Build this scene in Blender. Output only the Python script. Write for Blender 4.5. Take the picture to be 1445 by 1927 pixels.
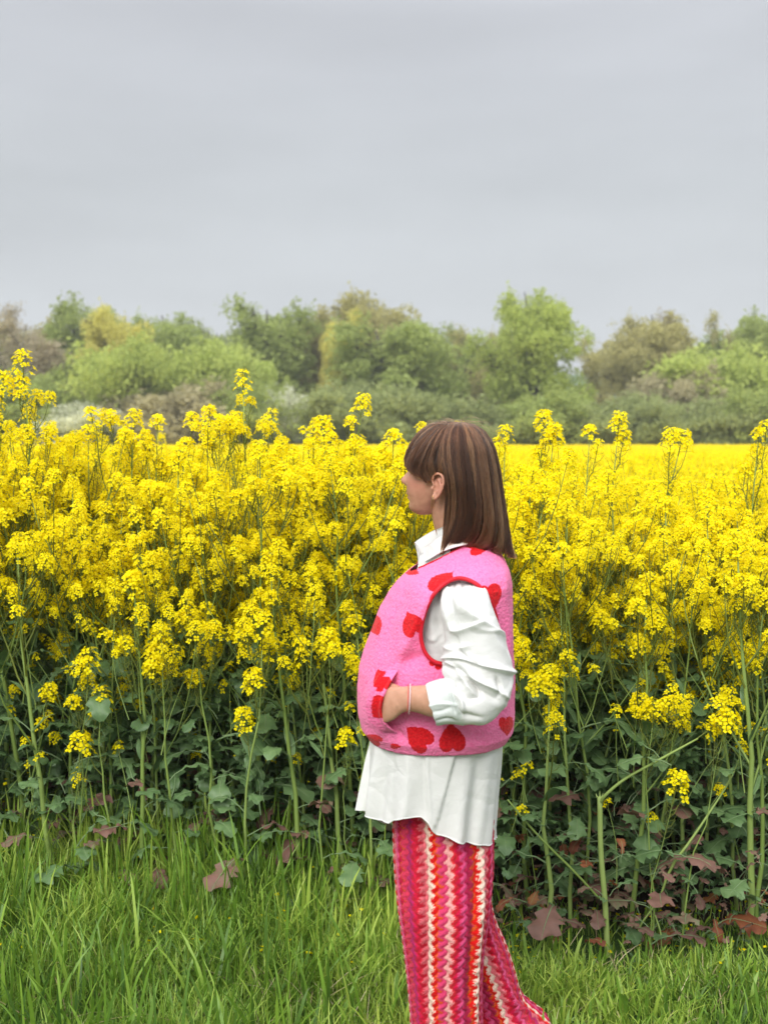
import bpy, math, random
import numpy as np
from mathutils import Matrix, Vector

SC = bpy.context.scene
for _o in list(bpy.data.objects):
    bpy.data.objects.remove(_o)
COL = SC.collection
PI = math.pi

# ------------------------------------------------------------------ camera
F_PX, IW, IH = 2000.0, 1445.0, 1927.0
CAM_Z = 1.62
PITCH = math.atan(133.5 / F_PX)
cam_data = bpy.data.cameras.new('camera')
cam = bpy.data.objects.new('camera', cam_data)
COL.objects.link(cam)
cam.location = (0, 0, CAM_Z)
cam.rotation_euler = (PI / 2 - PITCH, 0, 0)
cam_data.sensor_fit = 'VERTICAL'
cam_data.sensor_height = 36.0
cam_data.lens = 36.0 * F_PX / IH
cam_data.clip_start = 0.05
cam_data.clip_end = 4000
cam_data.dof.use_dof = True
cam_data.dof.focus_distance = 2.95
cam_data.dof.aperture_fstop = (cam_data.lens / 1000.0) / 0.0105
SC.camera = cam

# ------------------------------------------------------------------ sky and sun (overcast spring day)
EXPOSURE = 1.0
SUN_EL, SUN_AZ = math.radians(40), math.radians(203)      # azimuth clockwise from +Y: behind the camera, a little to its left
w = bpy.data.worlds.new('World')
SC.world = w
w.use_nodes = True
nt = w.node_tree
nt.nodes.clear()
W = lambda t: nt.nodes.new(t)
out = W('ShaderNodeOutputWorld')
tc = W('ShaderNodeTexCoord')
sep = W('ShaderNodeSeparateXYZ')
nt.links.new(tc.outputs['Generated'], sep.inputs[0])
ramp = W('ShaderNodeValToRGB')
nt.links.new(sep.outputs['Z'], ramp.inputs[0])
def lin(c):
    return tuple(((x / 255.0) / 12.92 if x / 255.0 < 0.04045 else ((x / 255.0 + 0.055) / 1.055) ** 2.4) for x in c) + (1.0,)
els = ramp.color_ramp.elements
stops = [(0.0, lin((215, 220, 221))), (0.06, lin((212, 217, 219))), (0.13, lin((204, 209, 212))), (0.22, lin((198, 203, 207))),
         (0.31, lin((203, 207, 213))), (0.40, lin((209, 212, 219))), (1.0, lin((211, 213, 217)))]
els[0].position, els[0].color = stops[0]
els[1].position, els[1].color = stops[-1]
for p, c in stops[1:-1]:
    els.new(p).color = c
# a closed overcast sky is about three times as bright overhead as near the horizon
gain = W('ShaderNodeMapRange')
for i_, v_ in enumerate((0.36, 0.9, 1.0, 3.5)): gain.inputs[i_ + 1].default_value = v_
nt.links.new(sep.outputs['Z'], gain.inputs[0])
mapn = W('ShaderNodeMapping')
mapn.inputs['Scale'].default_value = (1.0, 1.0, 4.0)
nt.links.new(tc.outputs['Generated'], mapn.inputs[0])
no = W('ShaderNodeTexNoise')
no.inputs['Scale'].default_value = 2.3
no.inputs['Detail'].default_value = 4
no.inputs['Roughness'].default_value = 0.45
nt.links.new(mapn.outputs[0], no.inputs['Vector'])
mr = W('ShaderNodeMapRange')
mr.inputs[1].default_value = 0.3
mr.inputs[2].default_value = 0.7
mr.inputs[3].default_value = 0.86
mr.inputs[4].default_value = 1.10
nt.links.new(no.outputs[0], mr.inputs[0])
mul = W('ShaderNodeVectorMath')
mul.operation = 'SCALE'
nt.links.new(ramp.outputs[0], mul.inputs[0])
mg = W('ShaderNodeMath')
mg.operation = 'MULTIPLY'
nt.links.new(mr.outputs[0], mg.inputs[0])
nt.links.new(gain.outputs[0], mg.inputs[1])
nt.links.new(mg.outputs[0], mul.inputs['Scale'])
bg1 = W('ShaderNodeBackground')
bg1.inputs[1].default_value = 1.0 / 2 ** EXPOSURE
nt.links.new(mul.outputs[0], bg1.inputs[0])
sky = W('ShaderNodeTexSky')
sky.sky_type = 'NISHITA'
sky.sun_disc = False
sky.sun_elevation = SUN_EL
sky.sun_rotation = SUN_AZ
bg2 = W('ShaderNodeBackground')
bg2.inputs[1].default_value = 0.05
nt.links.new(sky.outputs[0], bg2.inputs[0])
mx = W('ShaderNodeMixShader')
mx.inputs[0].default_value = 0.03          # a trace of blue sky behind the closed cloud deck
nt.links.new(bg1.outputs[0], mx.inputs[1])
nt.links.new(bg2.outputs[0], mx.inputs[2])
nt.links.new(mx.outputs[0], out.inputs[0])

sl = bpy.data.lights.new('sun', 'SUN')
sl.energy = 1.5
sl.angle = math.radians(32)
sl.color = (1.0, 0.97, 0.92)
sun = bpy.data.objects.new('sun', sl)
COL.objects.link(sun)
_sd = Vector((math.sin(SUN_AZ) * math.cos(SUN_EL), math.cos(SUN_AZ) * math.cos(SUN_EL), math.sin(SUN_EL)))
sun.rotation_euler = (-_sd).to_track_quat('-Z', 'Y').to_euler()
sun.location = (0, 0, 30)

SC.view_settings.view_transform = 'Standard'
SC.view_settings.look = 'None'
SC.view_settings.exposure = EXPOSURE
SC.view_settings.gamma = 1.0
SC.render.engine = 'CYCLES'
SC.cycles.max_bounces = 6
SC.cycles.diffuse_bounces = 4
SC.cycles.glossy_bounces = 2
SC.cycles.transmission_bounces = 4
SC.cycles.transparent_max_bounces = 6

# ------------------------------------------------------------------ helpers
_fw = np.array((0, math.cos(PITCH), -math.sin(PITCH)))
_up = np.array((0, math.sin(PITCH), math.cos(PITCH)))
def at(u, v, Y):
    """The point of the place seen at photo pixel (u, v) and Y metres away."""
    d = np.array((1.0, 0, 0)) * (u - IW / 2) / F_PX + _up * (IH / 2 - v) / F_PX + _fw
    return np.array((0, 0, CAM_Z)) + d * (Y / d[1])

def tag(o, label=None, cat=None, group=None, kind=None):
    if label: o['label'] = label
    if cat: o['category'] = cat
    if group: o['group'] = group
    if kind: o['kind'] = kind
    return o

def empty(name, loc=(0, 0, 0), rz=0.0):
    o = bpy.data.objects.new(name, None)
    o.empty_display_size = 0.1
    o.location = loc
    o.rotation_euler = (0, 0, rz)
    COL.objects.link(o)
    return o

class Geo:
    """Vertices, tri/quad faces, material index per face and a tone value per vertex."""
    __slots__ = ('v', 'f', 'm', 't')
    def __init__(s, v, f, m=0, t=0.5):
        s.v = np.asarray(v, float).reshape(-1, 3)
        s.f = np.asarray(f, int).reshape(-1, 4)
        s.m = np.full(len(s.f), m, int) if np.isscalar(m) else np.asarray(m, int)
        s.t = np.full(len(s.v), t, float) if np.isscalar(t) else np.asarray(t, float)
    def moved(s, M, dt=0.0):
        M = np.array(M)
        return Geo(s.v @ M[:3, :3].T + M[:3, 3], s.f, s.m, np.clip(s.t + dt, 0, 1))

def merge(gs):
    gs = [g for g in gs if len(g.v)]
    off, F = 0, []
    for g in gs:
        f = g.f.copy()
        f[f >= 0] += off
        F.append(f)
        off += len(g.v)
    r = Geo(np.concatenate([g.v for g in gs]), np.concatenate(F))
    r.m = np.concatenate([g.m for g in gs])
    r.t = np.concatenate([g.t for g in gs])
    return r

def make_mesh(name, g, mats, smooth=True, attrs=None, uv=None):
    me = bpy.data.meshes.new(name)
    me.vertices.add(len(g.v))
    me.vertices.foreach_set('co', g.v.ravel())
    tot = np.where(g.f[:, 3] >= 0, 4, 3)
    idx = g.f[g.f >= 0]
    st = np.concatenate(([0], np.cumsum(tot)[:-1]))
    me.loops.add(len(idx))
    me.loops.foreach_set('vertex_index', idx.astype(np.int32))
    me.polygons.add(len(g.f))
    me.polygons.foreach_set('loop_start', st.astype(np.int32))
    me.polygons.foreach_set('loop_total', tot.astype(np.int32))
    me.polygons.foreach_set('material_index', g.m.astype(np.int32))
    me.polygons.foreach_set('use_smooth', np.full(len(g.f), smooth, bool))
    for m in (mats if isinstance(mats, (list, tuple)) else [mats]):
        me.materials.append(m)
    me.update(calc_edges=True)
    a = me.attributes.new('tone', 'FLOAT', 'POINT')
    a.data.foreach_set('value', g.t.astype(np.float32))
    for k, val in (attrs or {}).items():
        a = me.attributes.new(k, 'FLOAT', 'POINT')
        a.data.foreach_set('value', np.asarray(val, np.float32))
    if uv is not None:
        l = me.uv_layers.new(name='UVMap')
        l.data.foreach_set('uv', uv[idx].astype(np.float32).ravel())
    return me

def link(name, me, parent=None, loc=None):
    o = bpy.data.objects.new(name, me)
    COL.objects.link(o)
    if parent is not None: o.parent = parent
    if loc is not None: o.location = loc
    return o

def tube(pts, rad, sides=6, m=0, t=0.5, cap=True):
    P = np.asarray(pts, float)
    n = len(P)
    R = np.full(n, rad, float) if np.isscalar(rad) else np.asarray(rad, float)
    T = np.gradient(P, axis=0)
    T /= np.linalg.norm(T, axis=1)[:, None] + 1e-12
    u = np.cross(T[0], (0, 0, 1.0) if abs(T[0][2]) < 0.9 else (1.0, 0, 0))
    u /= np.linalg.norm(u)
    V = []
    a = np.arange(sides) * 2 * PI / sides
    ca, sa = np.cos(a)[:, None], np.sin(a)[:, None]
    for i in range(n):
        u = u - T[i] * np.dot(u, T[i])
        u /= np.linalg.norm(u) + 1e-12
        w_ = np.cross(T[i], u)
        V.append(P[i] + R[i] * (ca * u + sa * w_))
    V = np.concatenate(V)
    j = np.arange(sides)
    j2 = (j + 1) % sides
    F = [np.stack([i * sides + j, i * sides + j2, (i + 1) * sides + j2, (i + 1) * sides + j], 1) for i in range(n - 1)]
    if cap:
        V = np.concatenate([V, P[-1:] + T[-1] * R[-1] * 0.5])
        k = len(V) - 1
        F.append(np.stack([(n - 1) * sides + j, (n - 1) * sides + j2, np.full(sides, k), np.full(sides, -1)], 1))
    return Geo(V, np.concatenate(F), m, t)

def ctube(pts, rad, sides=12):
    """A tube closed at both ends."""
    g = tube(pts, rad, sides)
    j = np.arange(sides)
    P = np.asarray(pts, float)
    v = np.concatenate([g.v, P[:1]])
    return Geo(v, np.concatenate([g.f, np.stack([(j + 1) % sides, j, np.full(sides, len(v) - 1), np.full(sides, -1)], 1)]))

def catmull(P, n, closed=False):
    P = np.asarray(P, float)
    if closed:
        Q = np.concatenate([P[-1:], P, P[:2]])
        k = len(P)
    else:
        Q = np.concatenate([2 * P[:1] - P[1:2], P, 2 * P[-1:] - P[-2:-1]])
        k = len(P) - 1
    s = np.linspace(0, k, n, endpoint=not closed)
    i = np.minimum(s.astype(int), k - 1)
    f = (s - i)[:, None]
    a, b, c, d = Q[i], Q[i + 1], Q[i + 2], Q[i + 3]
    return 0.5 * (2 * b + (c - a) * f + (2 * a - 5 * b + 4 * c - d) * f ** 2 + (3 * b - a - 3 * c + d) * f ** 3)

def _hash(ix, iy, iz, seed):
    h = (ix * 374761393 + iy * 668265263 + iz * 2147483647 + seed * 1274126177) & 0xffffffff
    h = ((h ^ (h >> 13)) * 1274126177) & 0xffffffff
    return ((h ^ (h >> 16)) & 0xffff) / 65535.0
def vnoise(P, scale, seed=0):
    """Value noise in -1..1 at points P (N,3); scale = cells per metre (scalar or triple)."""
    Q = np.asarray(P, float) * np.asarray(scale, float) + 1000.0
    I = np.floor(Q).astype(np.int64)
    f = Q - I
    f = f * f * (3 - 2 * f)
    r = 0
    for dx in (0, 1):
        for dy in (0, 1):
            for dz in (0, 1):
                wgt = (f[:, 0] if dx else 1 - f[:, 0]) * (f[:, 1] if dy else 1 - f[:, 1]) * (f[:, 2] if dz else 1 - f[:, 2])
                r = r + wgt * _hash(I[:, 0] + dx, I[:, 1] + dy, I[:, 2] + dz, seed)
    return r * 2 - 1

# ------------------------------------------------------------------ material helpers
def new_mat(name):
    m = bpy.data.materials.new(name)
    m.use_nodes = True
    m.node_tree.nodes.clear()
    return m
class NB:
    """Small node builder for one material."""
    def __init__(s, name):
        s.mat = new_mat(name)
        s.nt = s.mat.node_tree
        s.out = s.nt.nodes.new('ShaderNodeOutputMaterial')
    def n(s, t, **kw):
        x = s.nt.nodes.new(t)
        for k, v in kw.items(): setattr(x, k, v)
        return x
    def put(s, sock, v):
        if isinstance(v, bpy.types.NodeSocket): s.nt.links.new(v, sock)
        elif v is not None: sock.default_value = v
    def m(s, op, a, b=None, c=None, clamp=False):
        x = s.n('ShaderNodeMath', operation=op, use_clamp=clamp)
        s.put(x.inputs[0], a)
        if b is not None: s.put(x.inputs[1], b)
        if c is not None: s.put(x.inputs[2], c)
        return x.outputs[0]
    def attr(s, name):
        return s.n('ShaderNodeAttribute', attribute_name=name).outputs['Fac']
    def mix(s, f, a, b, mode='MIX'):
        x = s.n('ShaderNodeMix', data_type='RGBA', blend_type=mode)
        s.put(x.inputs[0], f); s.put(x.inputs[6], a); s.put(x.inputs[7], b)
        return x.outputs[2]
    def noise(s, scale, detail=3, rough=0.5, vec=None, dist=0.0):
        x = s.n('ShaderNodeTexNoise')
        x.inputs['Scale'].default_value = scale; x.inputs['Detail'].default_value = detail
        x.inputs['Roughness'].default_value = rough; x.inputs['Distortion'].default_value = dist
        if vec is None: vec = s.n('ShaderNodeTexCoord').outputs['Object']
        s.put(x.inputs['Vector'], vec)
        return x.outputs[0]
    def ramp(s, f, stops, interp='LINEAR'):
        x = s.n('ShaderNodeValToRGB')
        x.color_ramp.interpolation = interp
        e = x.color_ramp.elements
        e[0].position, e[0].color = stops[0][0], tuple(stops[0][1]) + (1,)
        e[1].position, e[1].color = stops[-1][0], tuple(stops[-1][1]) + (1,)
        for p, c in stops[1:-1]:
            q = e.new(p); q.color = tuple(c) + (1,)
        s.put(x.inputs[0], f)
        return x.outputs[0]
    def bump(s, h, strength=0.5, dist=0.01):
        x = s.n('ShaderNodeBump')
        x.inputs['Strength'].default_value = strength; x.inputs['Distance'].default_value = dist
        s.put(x.inputs['Height'], h)
        return x.outputs[0]
    def finish(s, color, rough=0.6, normal=None, spec=0.3, transl=0.0, tcol=None, sheen=0.0, sss=0.0):
        p = s.n('ShaderNodeBsdfPrincipled')
        s.put(p.inputs['Base Color'], color); s.put(p.inputs['Roughness'], rough)
        p.inputs['Specular IOR Level'].default_value = spec
        if normal is not None: s.put(p.inputs['Normal'], normal)
        if sheen:
            p.inputs['Sheen Weight'].default_value = sheen; p.inputs['Sheen Roughness'].default_value = 0.5
        if sss:
            p.inputs['Subsurface Weight'].default_value = sss
            p.inputs['Subsurface Radius'].default_value = (0.9, 0.35, 0.2); p.inputs['Subsurface Scale'].default_value = 0.008
        o = p.outputs[0]
        if transl:
            t = s.n('ShaderNodeBsdfTranslucent')
            s.put(t.inputs[0], tcol if tcol is not None else color)
            if normal is not None: s.put(t.inputs['Normal'], normal)
            x = s.n('ShaderNodeMixShader')
            x.inputs[0].default_value = transl
            s.nt.links.new(o, x.inputs[1]); s.nt.links.new(t.outputs[0], x.inputs[2])
            o = x.outputs[0]
        s.nt.links.new(o, s.out.inputs[0])
        return s.mat
def leafy(name, c_dark, c_mid, c_light, rough=0.5, spec=0.3, transl=0.25, scale=40.0, rnd=0.25, tint=False):
    """Foliage: the tone attribute plus per-object randomness pick between three colours."""
    b = NB(name)
    t = b.attr('tone')
    oi = b.n('ShaderNodeObjectInfo')
    r = b.m('MULTIPLY_ADD', oi.outputs['Random'], rnd, -rnd / 2)
    nz = b.m('MULTIPLY_ADD', b.noise(scale, 2), 0.5, -0.25)
    t2 = b.m('ADD', b.m('ADD', t, r), nz, clamp=True)
    c = b.ramp(t2, [(0.0, c_dark), (0.5, c_mid), (1.0, c_light)])
    if tint:
        c = b.mix(1.0, c, oi.outputs['Color'], 'MULTIPLY')
    return b.finish(c, rough, None, spec, transl)
# ================================================================== GROUND, HILLS
rng = np.random.default_rng(7)
def nonuni(a, b, n, p):
    s = np.linspace(-1, 1, n)
    return (np.sign(s) * np.abs(s) ** p + 1) / 2 * (b - a) + a
b = NB('ground_soil_and_turf')
pos = b.n('ShaderNodeNewGeometry').outputs['Position']
sp = b.n('ShaderNodeSeparateXYZ'); b.put(sp.inputs[0], pos)
nz = b.noise(3.0, 5, 0.6, pos)
edge = b.m('ADD', sp.outputs['Y'], b.m('MULTIPLY', nz, 0.5))
infield = b.m('MULTIPLY', b.m('GREATER_THAN', edge, 3.75), b.m('LESS_THAN', edge, 64.0))
soil = b.ramp(b.noise(25, 4, 0.6, pos), [(0.3, (0.018, 0.014, 0.010)), (0.7, (0.06, 0.045, 0.03))])
turf = b.ramp(b.noise(60, 3, 0.6, pos), [(0.3, (0.025, 0.05, 0.012)), (0.7, (0.07, 0.13, 0.03))])
col = b.mix(infield, turf, soil)
M_GROUND = b.finish(col, 0.95, b.bump(b.noise(30, 4, 0.6, pos), 0.6, 0.03), 0.1)
xs = nonuni(-900, 900, 121, 3.0); ys = np.concatenate([np.linspace(-6, 10, 81), 10 + (np.linspace(0, 1, 60)[1:] ** 2.2) * 1500])
XX, YY = np.meshgrid(xs, ys, indexing='ij')
P = np.stack([XX.ravel(), YY.ravel(), 0 * XX.ravel()], 1)
P[:, 2] = 0.012 * vnoise(P, 3.0, 3) + 0.008 * vnoise(P, 9.0, 4) - 0.01
nx, ny = len(xs), len(ys)
i, j = np.meshgrid(np.arange(nx - 1), np.arange(ny - 1), indexing='ij')
k = (i * ny + j).ravel()
ground = link('ground', make_mesh('ground', Geo(P, np.stack([k, k + ny, k + ny + 1, k + 1], 1)), M_GROUND))
tag(ground, kind='structure')

# far hills, a low wooded ridge and green meadows behind the trees
b = NB('far_hill_meadow')
pos = b.n('ShaderNodeNewGeometry').outputs['Position']
c = b.ramp(b.noise(0.02, 4, 0.5, pos), [(0.35, (0.05, 0.09, 0.035)), (0.5, (0.10, 0.19, 0.06)), (0.65, (0.06, 0.10, 0.04))])
M_HILL = b.finish(c, 0.9, None, 0.1)
xs = np.linspace(-420, 420, 90); ts = np.linspace(0, 1, 24)
XX, TT = np.meshgrid(xs, ts, indexing='ij')
P = np.stack([XX.ravel(), 260 + 260 * TT.ravel(), 0 * XX.ravel()], 1)
prof = np.sin(np.clip(TT.ravel(), 0, 1) * PI / 2) ** 1.3
P[:, 2] = -1 + prof * (37 + 5 * vnoise(P * (1, 0, 1), 0.006, 11) + 2.0 * vnoise(P, 0.02, 12)) - 1.0
nx, ny = len(xs), len(ts)
i, j = np.meshgrid(np.arange(nx - 1), np.arange(ny - 1), indexing='ij')
k = (i * ny + j).ravel()
hill = link('hills', make_mesh('hills', Geo(P, np.stack([k, k + ny, k + ny + 1, k + 1], 1)), M_HILL))
tag(hill, kind='structure')

# ================================================================== TREES
M_BARK = leafy('tree_bark', (0.035, 0.03, 0.022), (0.075, 0.065, 0.05), (0.12, 0.11, 0.09), 0.9, 0.1, 0.0, 3.0)
M_TLEAF = leafy('tree_leaf', (0.78, 0.80, 0.72), (1.0, 1.0, 0.95), (1.2, 1.2, 1.1), 0.8, 0.1, 0.4, 0.4, 0.1, tint=True)

def leaf_cards(C, size, r, spread, tone):
    """Small bent leaf sprays (2 triangles each) scattered about centres C."""
    n = len(C)
    c = C + r.normal(0, 1, (n, 3)) * spread
    a = r.normal(0, 1, (n, 3)); a /= np.linalg.norm(a, axis=1)[:, None]
    d = r.normal(0, 1, (n, 3)); d -= a * (a * d).sum(1)[:, None]; d /= np.linalg.norm(d, axis=1)[:, None]
    s = (size * r.uniform(0.6, 1.4, n))[:, None]
    nrm = np.cross(a, d)
    V = np.stack([c - a * s, c - d * s * 0.45 + nrm * s * 0.15, c + a * s, c + d * s * 0.45 + nrm * s * 0.15], 1).reshape(-1, 3)
    F = np.arange(n * 4).reshape(-1, 4)
    return Geo(V, F, 0, np.repeat(tone, 4))

def tree_geo(seed, H, W_, trunk=0.25, nleaf=5000, size=0.16, sparse=0.0, base=0.12, shape='round'):
    r = np.random.default_rng(seed)
    segs, tips = [], []
    def grow(p, d, L, rad, lev):
        n = 5
        pts = [p]
        q = p.copy(); dd = d.copy()
        for _ in range(n):
            dd = dd + r.normal(0, 0.10 if lev == 0 else 0.2, 3) + np.array((0, 0, 0.05 if lev else 0.0))
            dd /= np.linalg.norm(dd)
            q = q + dd * L / n
            pts.append(q.copy())
        segs.append(tube(pts, np.linspace(rad, rad * (0.12 if lev == 0 else 0.4), n + 1), 6 if lev == 0 else (4 if lev < 2 else 3), 0, 0.4 + r.uniform(-.2, .2)))
        if lev >= 2: tips.extend(pts[2:])
        if lev >= 4: return
        kids = (9, 5, 4, 3)[lev]
        for _ in range(kids):
            f = r.uniform(0.28 if lev == 0 else 0.25, 1.0)
            k_ = min(int(f * n), n - 1)
            b0 = pts[k_] + (pts[k_ + 1] - pts[k_]) * (f * n - k_)
            az = r.uniform(0, 2 * PI); el = r.uniform(0.25, 1.0)
            out_ = np.array((math.cos(az), math.sin(az), 0))
            nd = (dd * 0.35 + out_ * math.cos(el) + np.array((0, 0, math.sin(el)))) if lev == 0 else (d * 0.8 + r.normal(0, 0.55, 3))
            nd /= np.linalg.norm(nd)
            l2 = (W_ * r.uniform(0.55, 0.8) * (1.15 - 0.55 * f)) if lev == 0 else L * r.uniform(0.45, 0.65)
            grow(b0, nd, l2, rad * (0.5 if lev == 0 else 0.55) * (1.1 - 0.5 * f), lev + 1)
    grow(np.zeros(3), np.array((0.02, 0, 1.0)), H * 0.74, trunk, 0)
    T = np.array(tips)
    # squeeze to the wanted half-width and height
    hw = np.percentile(np.hypot(T[:, 0], T[:, 1]), 92)
    sx = W_ / hw
    sz = H / np.percentile(T[:, 2], 99.5)
    sg = merge(segs)
    for A in (T, sg.v):
        A[:, 2] *= sz
        f = 1 + (sx - 1) * np.clip(A[:, 2] / (H * 0.3), 0, 1)
        A[:, 0] *= f; A[:, 1] *= f
    T = T[T[:, 2] > base * H]
    C = [T[r.integers(0, len(T), int(nleaf * (0.9 if shape == 'open' else 0.35)))] + r.normal(0, 0.2, (int(nleaf * (0.9 if shape == 'open' else 0.35)), 3))]
    if shape != 'open':
        # leaf puffs over an uneven egg-shaped envelope
        nc = 70
        zc = r.uniform(-1, 1, nc); az = r.uniform(0, 2 * PI, nc); rad_ = r.uniform(0.45, 0.92, nc)
        e = np.sqrt(1 - zc ** 2)
        lowb = base * H
        zmid = lowb + (H - lowb) * (0.52 if shape == 'round' else 0.45); zr = (H - lowb) * 0.5
        cc = np.stack([np.cos(az) * e * rad_ * W_ * 0.95, np.sin(az) * e * rad_ * W_ * 0.95, zmid + zc * rad_ * zr * 1.02], 1)
        cc[:, 0] *= np.where(cc[:, 2] < zmid, 1.05, 1.0)
        cr = r.uniform(0.16, 0.30, nc) * W_
        per = int(nleaf * 0.65 / nc)
        for q in range(nc):
            d = r.normal(0, 1, (per, 3)); d /= np.linalg.norm(d, axis=1)[:, None]
            C.append(cc[q] + d * (cr[q] * r.uniform(0.5, 1.08, per) ** 0.5)[:, None] * (1, 1, 0.8))
    C = np.concatenate(C)
    C = C[C[:, 2] > base * H * 0.5]
    tn = 0.5 + 0.3 * vnoise(C, 0.8, seed) + 0.2 * vnoise(C, 2.0, seed + 1)
    keep = vnoise(C, 1.3, seed + 5) > (-0.75 + sparse)
    C, tn = C[keep], tn[keep]
    return sg, leaf_cards(C, np.full(len(C), size), r, 0.08, np.clip(tn, 0, 1))

TREE_KINDS = {
    'full': [tree_geo(11, 10, 3.6, 0.22, 26000, 0.13, 0, 0.08), tree_geo(12, 10, 3.8, 0.24, 26000, 0.13, 0, 0.08)],
    'tall': [tree_geo(21, 11, 3.0, 0.2, 26000, 0.13, 0.0, 0.10, 'egg')],
    'open': [tree_geo(31, 10, 3.0, 0.13, 7000, 0.10, 0.05, 0.25, 'open'), tree_geo(32, 10, 2.6, 0.12, 6000, 0.10, 0.1, 0.3, 'open')],
    'bush': [tree_geo(41, 5, 3.4, 0.1, 20000, 0.12, -0.2, 0.0), tree_geo(42, 5, 3.0, 0.1, 20000, 0.12, -0.2, 0.0)],
}
TREE_ME = {k_: [(make_mesh('trunk', a, M_BARK), make_mesh('crown', c_, M_TLEAF, smooth=False), a, c_) for a, c_ in v_] for k_, v_ in TREE_KINDS.items()}
def tree(kind, var, u, vtop, wpx, Y, tint, label, cat='tree', name='tree', rz=0.0, group='trees and bushes along the far edge of the field'):
    tr, cr, a, c_ = TREE_ME[kind][var % len(TREE_ME[kind])]
    top = at(u, vtop, Y)
    s_h = top[2] / np.percentile(c_.v[:, 2], 98)
    hw = (wpx / F_PX * Y) / 2
    s_w = hw / np.percentile(np.hypot(c_.v[:, 0], c_.v[:, 1]), 88)
    e = empty(name, (top[0], Y, -0.02), rz)
    tag(e, label, cat, group)
    e.scale = (s_w, s_w, s_h)
    link('trunk', tr, e)
    c1 = link('crown', cr, e)
    c1.color = tuple(tint) + (1,)
    return e
G1 = (0.38, 0.45, 0.15); G2 = (0.48, 0.56, 0.16); OL = (0.48, 0.45, 0.20); BR = (0.47, 0.41, 0.30)
YG = (0.68, 0.64, 0.18); DK = (0.36, 0.41, 0.18); PK = (0.47, 0.43, 0.27); BL = (0.70, 0.72, 0.58)
G1B = (0.44, 0.52, 0.14)
trees = [
    ('open', 0, 12, 577, 150, 84, BR, 'bare grey-brown tree at the left end of the tree line', 0.3),
    ('full', 0, 165, 585, 150, 86, G1, 'green-topped tree rising behind the brown twiggy thicket on the left', 1.2),
    ('full', 1, 232, 600, 130, 80, YG, 'tree with a bright yellow-green top left of centre', 2.0),
    ('open', 1, 105, 618, 190, 74, BR, 'brown twiggy tree above the tallest flower on the left', 4.0),
    ('full', 1, 318, 607, 170, 82, G1, 'dark green rounded tree sloping down to the gap on the left', 0.7),
    ('bush', 0, 262, 660, 210, 71, G2, 'light green bush tree in front of the yellow-green topped tree', 0.1),
    ('full', 0, 408, 632, 100, 120, DK, 'small distant grey-green tree seen in the low gap of the tree line', 3.0),
    ('bush', 1, 425, 662, 190, 72, G2, 'mid green round bush tree under the low gap', 2.2),
    ('full', 0, 505, 592, 170, 80, G1, 'green domed tree right of the low gap', 2.9),
    ('full', 1, 572, 604, 130, 83, OL, 'olive yellow tree leaning against the green domed tree', 5.1),
    ('full', 0, 648, 610, 90, 78, YG, 'narrow yellow-green tree beside the big brown-topped tree', 4.4),
    ('full', 1, 718, 572, 170, 86, OL, 'big tree with a brownish dome, highest left of the woman', 1.6),
    ('full', 0, 752, 618, 240, 75, G1, 'broad mid green tree directly behind the head of the woman', 0.4),
    ('open', 0, 858, 632, 120, 79, OL, 'thin olive tree between the broad green tree and the airy one', 3.3),
    ('open', 1, 915, 588, 95, 74, G2, 'airy tree with a bare trunk left of the tall bright green tree', 5.6),
    ('full', 1, 1022, 566, 168, 72, G1B, 'tallest bright green tree right of the woman', 0.9),
    ('open', 1, 1160, 640, 130, 80, OL, 'thin low olive tree in the gap right of the tallest green tree', 2.4),
    ('full', 1, 1235, 606, 160, 82, OL, 'brownish olive tree with loose twigs at its crown on the right', 0.2),
    ('open', 0, 1285, 598, 90, 84, BR, 'bare twiggy tree just right of the brownish olive tree', 1.9),
    ('open', 1, 1375, 600, 95, 88, OL, 'thin leafless-looking tree near the right end of the tree line', 3.7),
    ('full', 0, 1440, 600, 130, 84, G1, 'green tree cut by the right edge of the picture', 4.9),
    ('bush', 0, 1345, 672, 250, 73, G2, 'wide light green bush tree low at the right', 1.1),
    ('bush', 1, 1275, 705, 170, 70, PK, 'pinkish brown budding bush beside the wide light green one', 0.6),
    ('full', 0, 60, 622, 170, 92, OL, 'olive grey tree filling in behind the bare tree on the left', 2.6),
    ('full', 1, 195, 632, 190, 93, BR, 'brownish tree mass behind the light green bush tree on the left', 0.9),
    ('full', 0, 365, 640, 150, 94, G1, 'far green tree low behind the gap left of centre', 1.4),
    ('full', 1, 608, 628, 150, 92, OL, 'olive tree filling the dip between the two green domes', 2.5),
    ('full', 0, 830, 640, 160, 92, G1, 'pale green tree behind the thin olive one above the woman', 3.9),
    ('full', 1, 960, 636, 120, 92, OL, 'olive tree seen through the airy tree with the bare trunk', 0.2),
    ('full', 0, 1190, 645, 150, 92, OL, 'hazy olive tree left behind the brownish olive tree', 5.0),
    ('full', 1, 1330, 648, 170, 93, G1, 'hazy green tree behind the thin leafless-looking tree', 4.1),
]
for kd, vr, u, vt, wp, Y, tint, lab, rz in trees:
    tree(kd, vr, u, vt, wp, Y, tint, lab, rz=rz)
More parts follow.
